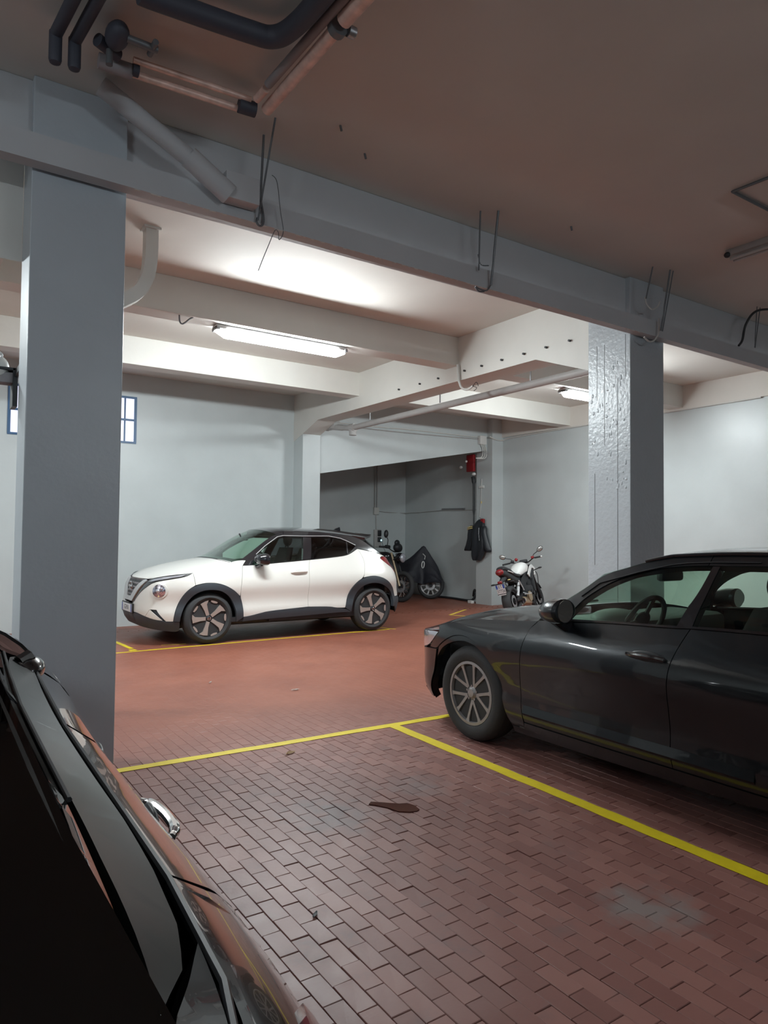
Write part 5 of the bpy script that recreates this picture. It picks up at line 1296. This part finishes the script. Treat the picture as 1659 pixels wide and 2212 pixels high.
# ================================================================ MOTORCYCLES
def bike_wheel(parent, f, R, w, rim, style, name='tyre', y=0.0, mrim='dark_alloy', n=10):
    c = Vector((f, y, R)); mb = MB()
    k = w/2
    mb.lathe([(rim, -k*.7), (rim+.015, -k*.9), (R-.05, -k), (R-.02, -k*.75), (R-.004, -k*.35), (R, 0), (R-.004, k*.35), (R-.02, k*.75), (R-.05, k), (rim+.015, k*.9), (rim, k*.7)], c, 'y', 44, closed=True)
    t = mb.build(name, M['rubber'], parent, smooth=60)
    mb = MB(); mb.lathe([(rim+.004, -k*.72), (rim-.02, -k*.5), (rim-.02, k*.5), (rim+.004, k*.72)], c, 'y', 44, closed=True); mb.build('rim', M[mrim], t)
    mb = MB(); mb.cyl(c - Vector((0, .07, 0)), c + Vector((0, .07, 0)), .04, 16); mb.build('hub', M['engine'], t)
    if style == 'wire':
        for j in range(n*2):
            a = math.pi*j/n; s = 1 if j % 2 else -1; a2 = a + .35*s
            mb = MB(); mb.tube([c + Vector((.035*math.cos(a2), s*.045, .035*math.sin(a2))), c + Vector(((rim-.01)*math.cos(a), 0, (rim-.01)*math.sin(a)))], .0055, 5); mb.build('spoke', M['chrome'], t)
    else:
        for j in range(n):
            a = 2*math.pi*j/n; rot = Matrix.Translation(c) @ Matrix.Rotation(-a, 4, 'Y')
            mb = MB(); mb.prism([(.03, -.014), (rim-.01, -.020), (rim-.01, .020), (.03, .014)], .03, 'y', -.015, rot); mb.build('spoke', M['grey_alloy' if style == 'alloy' else 'dark_alloy'], t, smooth=0)
    for s in (1, -1):
        mb = MB(); mb.lathe([(.125, s*.055), (.125, s*.060), (.07, s*.060), (.07, s*.055)], c, 'y', 32, closed=True); mb.build('brake_disc', M['steel'], t)
    return t

def skin_rows(rows, name, m, parent, smooth=60):
    mb = MB(); R = mb.grid([[Vector(p) for p in r] for r in rows], closed_u=True); mb.face(R[0]); mb.face(R[-1][::-1]); mb.recalc()
    return mb.build(name, m, parent, smooth)
def oval(f, z, w, h, n=16, sq=2.5, yo=0.0, df=0.0):
    out = []
    for k in range(n):
        a = 2*math.pi*k/n; c_, s_ = math.cos(a), math.sin(a)
        out.append((f + df*s_, yo + w*math.copysign(abs(c_)**(2/sq), c_), z + h*math.copysign(abs(s_)**(2/sq), s_)))
    return out

# --- naked street bike, white tank, seen from behind on its right side
bike = empty('motorcycle', (9.25, 9.39, 0.0), math.radians(24), 'white and black naked motorcycle leaning on its stand before right wall', 'motorcycle')
bike.scale = (.95, .95, .95); bike.rotation_euler = (math.radians(-14), 0, math.radians(24))
ENG = M['engine']; BK = M['black']
WB = 1.40
rw = bike_wheel(bike, 0, .315, .185, .215, 'dark', n=5)
fw = bike_wheel(bike, WB, .30, .12, .215, 'dark', n=5)
skin_rows([oval(.02, .33, .012, .03, yo=-.11), oval(.25, .36, .03, .05, yo=-.10), oval(.45, .40, .06, .07, yo=-.06)], 'swingarm', ENG, bike)
skin_rows([oval(.02, .33, .012, .03, yo=.11), oval(.25, .36, .03, .05, yo=.10), oval(.45, .40, .06, .07, yo=.06)], 'swingarm', ENG, bike)
mb = MB(); mb.box(.42, .92, -.17, .17, .26, .60, bev=.06); mb.box(.70, .98, -.14, .14, .50, .76, bev=.05)
for k in range(5): mb.cyl((.5+.08*k, -.19, .42+.03*(k % 2)), (.5+.08*k, -.15, .42+.03*(k % 2)), .035, 12)
mb.build('engine', ENG, bike)
mb = MB(); mb.cyl((.55, -.20, .36), (.55, -.16, .36), .10, 24); mb.build('clutch_cover', M['gold'], bike)
mb = MB(); mb.box(.95, 1.05, -.17, .17, .45, .82, bev=.015); mb.build('radiator', BK, bike)
# short belly exhaust with bright end
skin_rows([oval(.28, .30, .05, .075, yo=-.13), oval(.36, .29, .065, .085, yo=-.13), oval(.62, .26, .06, .07, yo=-.12)], 'exhaust', M['gold'], bike)
mb = MB(); mb.tube([(.27, -.13, .30), (.29, -.13, .30)], [.055, .06], 16); mb.build('exhaust_tip', M['chrome'], bike)
mb = MB(); mb.tube(spline([(.62, -.12, .27), (.85, -.1, .22), (1.02, -.06, .35), (.98, -.05, .6)]), .03, 10); mb.build('exhaust_pipe', ENG, bike)
# frame plates
mb = MB()
for s in (-1, 1): mb.prism([(.30, .60), (.52, .40), (.62, .44), (.60, .62), (1.05, .88), (1.08, .98), (.98, .96), (.40, .72)], .02, 'y', s*.135-.01)
mb.build('frame', ENG, bike, smooth=0)
# tank
tank = skin_rows([oval(.46, .83, .075, .05), oval(.54, .87, .125, .095), (oval(.66, .915, .155, .13)), oval(.80, .94, .165, .14), oval(.92, .95, .15, .115), oval(1.00, .955, .10, .06)], 'fuel_tank', M['bike_white'], bike)
mb = MB(); mb.cyl((.84, 0, 1.06), (.84, 0, 1.088), .035, 16); mb.build('filler_cap', BK, tank)
for s in (-1, 1):
    mb = MB(); mb.prism([(.72, .80), (.80, .74), (.84, .80), (1.02, .93), (1.14, .90), (1.10, .78), (1.13, .76), (1.20, .92), (1.04, 1.0), (.96, .98)], .016, 'y', s*.175-.008); mb.build('side_scoop', M['bike_white'], bike, smooth=0)
    mb = MB(); mb.prism([(.80, .84), (1.02, .95), (1.13, .91), (1.02, .74), (.86, .70)], .02, 'y', s*.155-.01); mb.build('scoop_inner', BK, bike, smooth=0)
# seat and tail
skin_rows([oval(.50, .80, .11, .05), oval(.34, .80, .14, .05), oval(.18, .84, .13, .05), oval(.02, .93, .11, .055), oval(-.16, .975, .10, .05), oval(-.24, .97, .07, .035)], 'saddle', BK, bike)
tail = skin_rows([oval(.48, .72, .10, .09), oval(.25, .74, .11, .08), oval(.05, .80, .105, .09), oval(-.14, .88, .09, .085), oval(-.28, .91, .07, .06)], 'tail_fairing', BK, bike)
for s in (-1, 1):
    mb = MB(); mb.tube([(.10, s*.125, .865), (-.10, s*.112, .915)], .010, 6); mb.build('tail_stripe', M['bike_white'], tail)
mb = MB(); mb.ball((-.27, 0, .91), .055, .085, .065); mb.build('tail_light', M['red_lens'], tail)
# plate carrier
mb = MB(); mb.tube([(-.12, .0, .80), (-.30, 0, .725), (-.36, 0, .695)], [.06, .04, .03], 10); mb.tube([(.10, -.05, .62), (-.22, -.04, .56)], .012, 8); mb.build('plate_carrier', BK, bike)
mb = MB(); mb.box(-.385, -.345, -.045, .045, .69, .745, bev=.012); mb.build('plate_lamp', M['red_lens'], bike)
PM = Matrix.Translation((-.385, .0, .59)) @ Matrix.Rotation(math.radians(-12), 4, 'Y')
mb = MB(); mb.box(-.004, .008, -.094, .094, -.105, .10, PM, bev=.003); ph = mb.build('plate_holder', BK, bike)
mb = MB(); mb.box(-.007, -.003, -.089, .089, -.089, .089, PM); mb.build('number_plate', M['plate_white'], ph, smooth=0)
for y0, y1 in ((.052, .087), (-.087, -.052)):
    mb = MB(); mb.box(-.0082, -.0068, y0, y1, .008, .087, PM); mb.build('plate_band', M['plate_blue'], ph, smooth=0)
tm = PM @ Matrix.Translation((-.0072, 0, 0)) @ Matrix(((0, 0, -1, 0), (-1, 0, 0, 0), (0, 1, 0, 0), (0, 0, 0, 1)))
text_mesh('plate_text', 'ET', .085, M['ink'], ph, tm @ Matrix.Translation((0, .045, 0)) @ Matrix.Scale(.85, 4, (1, 0, 0)))
text_mesh('plate_text', '37726', .086, M['ink'], ph, tm @ Matrix.Translation((0, -.040, 0)) @ Matrix.Scale(.78, 4, (1, 0, 0)))
text_mesh('plate_text', 'I', .03, M['plate_white'], ph, tm @ Matrix.Translation((-.07, .02, .001)))
mb = MB(); mb.box(-.01, .004, -.075, .075, -.122, -.104, PM); mb.build('dealer_strip', M['plate_white'], ph, smooth=0)
for s in (-1, 1):
    mb = MB(); mb.tube([(-.22, s*.04, .70), (-.24, s*.16, .70)], .010, 8); mb.ball((-.245, s*.20, .70), .025, .05, .018); mb.build('indicator', BK, bike)
mb = MB(); mb.ball((-.20, -.13, .74), .018, .035, .012); mb.build('reflector', M['yellow_strip'], bike)
# forks, headlamp, bars turned a little to the left
fk = []
for s in (-1, 1):
    mb = MB(); mb.cyl((WB, s*.095, .30), (WB-.28, s*.095, 1.0), .026, 12); mb.cyl((WB, s*.095, .28), (WB-.11, s*.095, .58), .033, 12); mb.build('fork', ENG, bike)
mb = MB(); mb.prism([(WB+.30*math.cos(a)-0, .30+.325*math.sin(a)) for a in [math.radians(x) for x in (35, 60, 90, 120, 150)]] + [(.0+WB+.30*math.cos(a), .30+.31*math.sin(a)) for a in [math.radians(x) for x in (150, 120, 90, 60, 35)]], .13, 'y', -.065); mb.build('front_mudguard', BK, bike)
skin_rows([oval(WB-.16, .90, .11, .10), oval(WB-.08, .90, .12, .115), oval(WB-.0, .89, .105, .10), oval(WB+.03, .885, .07, .06)], 'headlamp', BK, bike)
bt = Matrix.Translation((1.12, 0, 1.03)) @ Matrix.Rotation(math.radians(6), 4, 'Z')
def bp(*p): return bt @ Vector(p)
mb = MB(); mb.tube(spline([bp(-.10, -.39, .08), bp(-.06, -.24, .085), bp(0, -.09, .03), bp(0, .09, .03), bp(-.06, .24, .085), bp(-.10, .39, .08)]), .012, 8); hb = mb.build('handlebar', ENG, bike)
for s in (-1, 1):
    mb = MB(); mb.cyl(bp(-.075, s*.27, .083), bp(-.10, s*.40, .08), .018, 12); mb.build('grip', M['rubber'], hb)
    mb = MB(); mb.ball(bp(-.104, s*.415, .079), .02, .02, .02, 10, 6); mb.build('bar_end', M['white_plastic' if s < 0 else 'engine'], hb)
    mb = MB(); mb.tube(spline([bp(-.03, s*.22, .09), bp(.02, s*.28, .10), bp(-.03, s*.40, .09)]), .007, 6); mb.build('lever', ENG, hb)
    mb = MB(); mb.box(-.03, .03, -.03, .03, -.02, .03, bt @ Matrix.Translation((-.05, s*.22, .10)), bev=.008); mb.build('switch_block', M['red' if s < 0 else 'black'], hb)
    mb = MB(); mb.tube(spline([bp(-.05, s*.22, .11), bp(-.02, s*.25, .16), bp(-.05, s*.32, .19), bp(-.06, s*.36, .215)]), .008, 6); st = mb.build('mirror_stem', ENG, hb)
    mm = bt @ Matrix.Translation((-.06, s*.41, .24)) @ Matrix.Rotation(s*.45, 4, 'X')
    mb = MB(); mb.ball((0, 0, 0), .016, .075, .05, 16, 10, mm); mir = mb.build('mirror_shell', BK, hb)
    mb = MB(); mb.ball((-.012, 0, 0), .006, .068, .044, 16, 8, mm); mb.build('mirror_face', M['mirror'], hb)
mb = MB(); mb.box(-.05, .05, -.08, .08, .03, .10, bt, bev=.02); mb.build('instrument', BK, bike)
mb = MB(); mb.ball(bp(-.02, .14, .13), .035, .035, .035); mb.build('reservoir', M['red'], bike)
for s in (-1, 1):
    mb = MB(); mb.tube([(.40, s*.12, .45), (.36, s*.20, .42)], .012, 8); mb.box(.30, .44, s*.23-.05, s*.23+.05, .405, .425); mb.tube([(.42, s*.14, .50), (.24, s*.15, .70)], .014, 8); mb.build('foot_peg', M['satin'], bike)
mb = MB(); mb.tube([(.55, .12, .22), (.50, .30, .045)], .012, 8); mb.build('side_stand', ENG, bike)
mb = MB(); mb.tube(spline([(WB-.25, -.12, .9), (WB-.1, -.16, .8), (WB-.08, -.13, .55), (WB-.05, -.1, .35)]), .008, 6); mb.build('brake_hose', BK, bike)
mb = MB(); mb.cyl((1.0, -.20, .86), (1.0, -.33, .885), .010, 8); mb.ball((1.0, -.36, .89), .022, .045, .018); mb.build('front_indicator', BK, bike)
mb = MB(); mb.tube([(.15, -.09, .40), (.40, -.075, .68)], .032, 12); mb.build('shock_spring', M['satin'], bike)

# --- dark retro bike half hidden behind the white car, facing the camera side
b2 = empty('motorcycle', (9.68, 13.93, -0.10), math.radians(290), 'dark motorcycle with round chrome headlight behind the white car tail', 'motorcycle')
b2.scale = (1.08, 1.08, 1.15); b2.rotation_euler = (math.radians(-7), 0, math.radians(290))
bike_wheel(b2, .18, .325, .12, .24, 'wire', n=12, mrim='dark_alloy')
bike_wheel(b2, -1.25, .325, .14, .24, 'wire', n=12, mrim='dark_alloy')
mb = MB(); mb.box(-.95, -.35, -.2, .2, .25, .68, bev=.07); mb.build('engine', ENG, b2)
skin_rows([oval(-.15, .95, .06, .05), oval(-.28, .93, .15, .12), oval(-.5, .92, .17, .13), oval(-.72, .86, .12, .08)], 'fuel_tank', M['gloss_black'], b2)
skin_rows([oval(-.68, .80, .12, .05), oval(-1.0, .82, .14, .06), oval(-1.3, .86, .13, .06), oval(-1.45, .86, .07, .04)], 'saddle', M['black'], b2)
for s in (-1, 1):
    mb = MB(); mb.cyl((.18, s*.10, .325), (-.12, s*.10, 1.02), .026, 12); mb.build('fork', M['gold' if s < 0 else 'engine'], b2)
mb = MB(); mb.ball((.06, 0, .93), .12, .105, .105); mb.build('headlamp_shell', M['gloss_black'], b2)
mb = MB(); mb.ball((.14, 0, .925), .05, .10, .10); mb.build('headlamp_lens', M['clear_lens'], b2)
mb = MB(); mb.tube(spline([(-.22, -.40, 1.12), (-.16, -.25, 1.13), (-.10, -.08, 1.06), (-.10, .08, 1.06), (-.16, .25, 1.13), (-.22, .40, 1.12)]), .013, 8); hb2 = mb.build('handlebar', M['black'], b2)
for s in (-1, 1):
    mb = MB(); mb.cyl((-.19, s*.27, 1.125), (-.23, s*.42, 1.115), .022, 10); mb.build('grip', M['rubber'], hb2)
    mb = MB(); mb.box(-.20, -.10, s*.22-.06, s*.22+.06, 1.10, 1.17, bev=.02); mb.build('master_cylinder', M['black'], hb2)
    if s < 0:
        mb = MB(); mb.tube(spline([(-.16, s*.22, 1.15), (-.14, s*.24, 1.28), (-.16, s*.28, 1.34)]), .009, 6); mb.build('mirror_stem', M['black'], hb2)
        mb = MB(); mb.ball((-.16, s*.30, 1.40), .05, .055, .085); mb.build('mirror_shell', M['black'], hb2)
mb = MB(); mb.ball((-.02, 0, 1.14), .09, .14, .10); mb.ball((-.05, .0, 1.24), .05, .085, .07); mb.build('instrument_pod', M['engine'], b2)
mb = MB(); mb.tube([(-.25, -.08, .75), (.10, -.12, .95)], .02, 8); mb.build('frame', M['black'], b2)
mb = MB(); mb.tube([(-.40, .15, .25), (-.36, .26, .02)], .012, 8); mb.build('side_stand', M['engine'], b2)
skin_rows([oval(.02, .62, .17, .10), oval(-.12, .78, .20, .18), oval(-.3, .7, .20, .22)], 'leg_shield', M['black'], b2)

# --- motorcycle under a dark cover
b3 = empty('covered_motorcycle', (10.90, 14.08, -0.10), math.radians(312), 'motorcycle under a dark peaked cover with white letters in the recess', 'motorcycle')
bike_wheel(b3, 0, .345, .13, .255, 'alloy', n=10, mrim='grey_alloy')
bike_wheel(b3, -1.18, .33, .15, .23, 'alloy', n=10, mrim='grey_alloy')
b3.rotation_euler = (math.radians(-5), 0, math.radians(312))
random.seed(8)
rows = []
prof = [(.30, .50, .28), (.26, .60, .28), (.16, .84, .27), (.0, 1.08, .20), (-.13, 1.27, .10), (-.21, 1.35, .05), (-.30, 1.28, .16), (-.46, 1.12, .32), (-.70, .95, .32), (-1.0, .90, .26), (-1.25, .80, .22), (-1.40, .55, .18)]
for i, (f, top, w) in enumerate(prof):
    row = []
    for k in range(25):
        t = -1 + 2*k/24; a = abs(t)
        hem = .40 + .03*math.sin(k*2.1+i)
        z = top - (top-hem)*(a**1.3) if top > hem else top
        yy = math.copysign(w*(a**.55)*(.35+.65*a) if a else 0, t) + .018*math.sin(k*1.7 + i*2.3)*a
        row.append(Vector((f + .02*math.sin(k*1.3)*a, yy + (0.06 if t > 0 else -.06)*a, z)))
    rows.append(row)
mb = MB(); mb.grid(rows); mb.recalc(); bmesh.ops.subdivide_edges(mb.bm, edges=mb.bm.edges[:], cuts=1, use_grid_fill=True, smooth=0.6)
bmesh.ops.solidify(mb.bm, geom=mb.bm.faces[:], thickness=.006)
cov = mb.build('cover', M['cover'], b3, smooth=70)
# ================================================================ LEATHER JACKET
t = empty('leather_jacket', (11.06, 12.32, 1.90), 0, 'black leather jacket with pale stripes hung on the recess pillar', 'jacket')
def shell(prof, name, m, folds=5, amp=.018, seed=1, thick=.09, parent=None):
    """hanging cloth body: prof rows (z, y_left, y_right, depth)"""
    random.seed(seed); ph = random.uniform(0, 6); rows = []
    for i, (z, a, b, d) in enumerate(prof):
        row = []
        for k in range(24):
            u = k/24; ang = 2*math.pi*u
            y = (a+b)/2 + (b-a)/2*math.cos(ang)
            x = -d*(.5 + .5*abs(math.sin(ang))**.7*math.copysign(1, math.sin(ang))) + amp*math.sin(folds*ang + ph + i*.35)*min(1, i/2)
            row.append(Vector((x, y, z)))
        rows.append(row)
    mb = MB(); R = mb.grid(rows, closed_u=True); mb.face(R[0]); mb.face(R[-1][::-1]); mb.recalc()
    bmesh.ops.subdivide_edges(mb.bm, edges=mb.bm.edges[:], cuts=1, use_grid_fill=True, smooth=0.5)
    return mb.build(name, m, parent, smooth=80)
# y grows away from the pillar's aisle edge: left in the picture
shell([(0.0, .0, .10, .04), (-.10, -.10, .22, .08), (-.22, -.13, .30, .11), (-.40, -.14, .28, .13), (-.62, -.17, .29, .13), (-.80, -.10, .30, .12), (-.94, .0, .27, .10), (-.97, .02, .25, .08)], 'body', M['leather'], 4, .022, 2, parent=t)
shell([(-.14, .16, .33, .10), (-.25, .22, .41, .12), (-.45, .25, .43, .12), (-.62, .29, .50, .11), (-.72, .33, .56, .10), (-.75, .38, .57, .07)], 'sleeve', M['leather'], 3, .012, 4, parent=t)
shell([(-.16, -.16, .0, .09), (-.30, -.20, -.02, .12), (-.50, -.27, -.05, .12), (-.66, -.33, -.08, .11), (-.74, -.36, -.14, .09), (-.77, -.30, -.16, .07)], 'sleeve', M['leather'], 3, .012, 6, parent=t)
for z in (-.185, -.225):
    mb = MB(); mb.tube(spline([(-.125, .22, z+.02), (-.135, .32, z), (-.11, .41, z-.02)]), .012, 6); mb.build('stripe', M['yellow_strip'], t)
mb = MB(); mb.box(-.06, .0, -.09, .01, -.11, .01, bev=.01); mb.build('lining', M['red'], t)
mb = MB(); mb.tube([(.06, .04, .02), (-.03, .04, .02), (-.05, .04, .05)], .008, 8); mb.build('hook', M['steel'], t)
mb = MB(); mb.tube([(-.13, -.02, -.20), (-.145, -.03, -.35), (-.14, -.05, -.50)], .005, 6); mb.build('zip', M['steel'], t)
# white letters printed on the bike cover, laid on its surface
bpy.context.view_layer.update()
def on_cover(f, z):
    hit, p, n, k = cov.ray_cast(Vector((f, -1.2, z)), Vector((0, 1, 0)))
    return p + n*.006 if hit else Vector((f, -.2, z))
for nm, pts, closed in (('letter', [(-.22, 1.14), (-.15, 1.08), (-.165, 1.00)], False), ('letter', [(-.20+.036*math.cos(a), .86+.085*math.sin(a)) for a in [2*math.pi*k/16 for k in range(16)]], True)):
    mb = MB(); mb.tube([on_cover(*p) for p in pts], .012, 6, closed=closed); mb.build(nm, M['white_plastic'], b3)
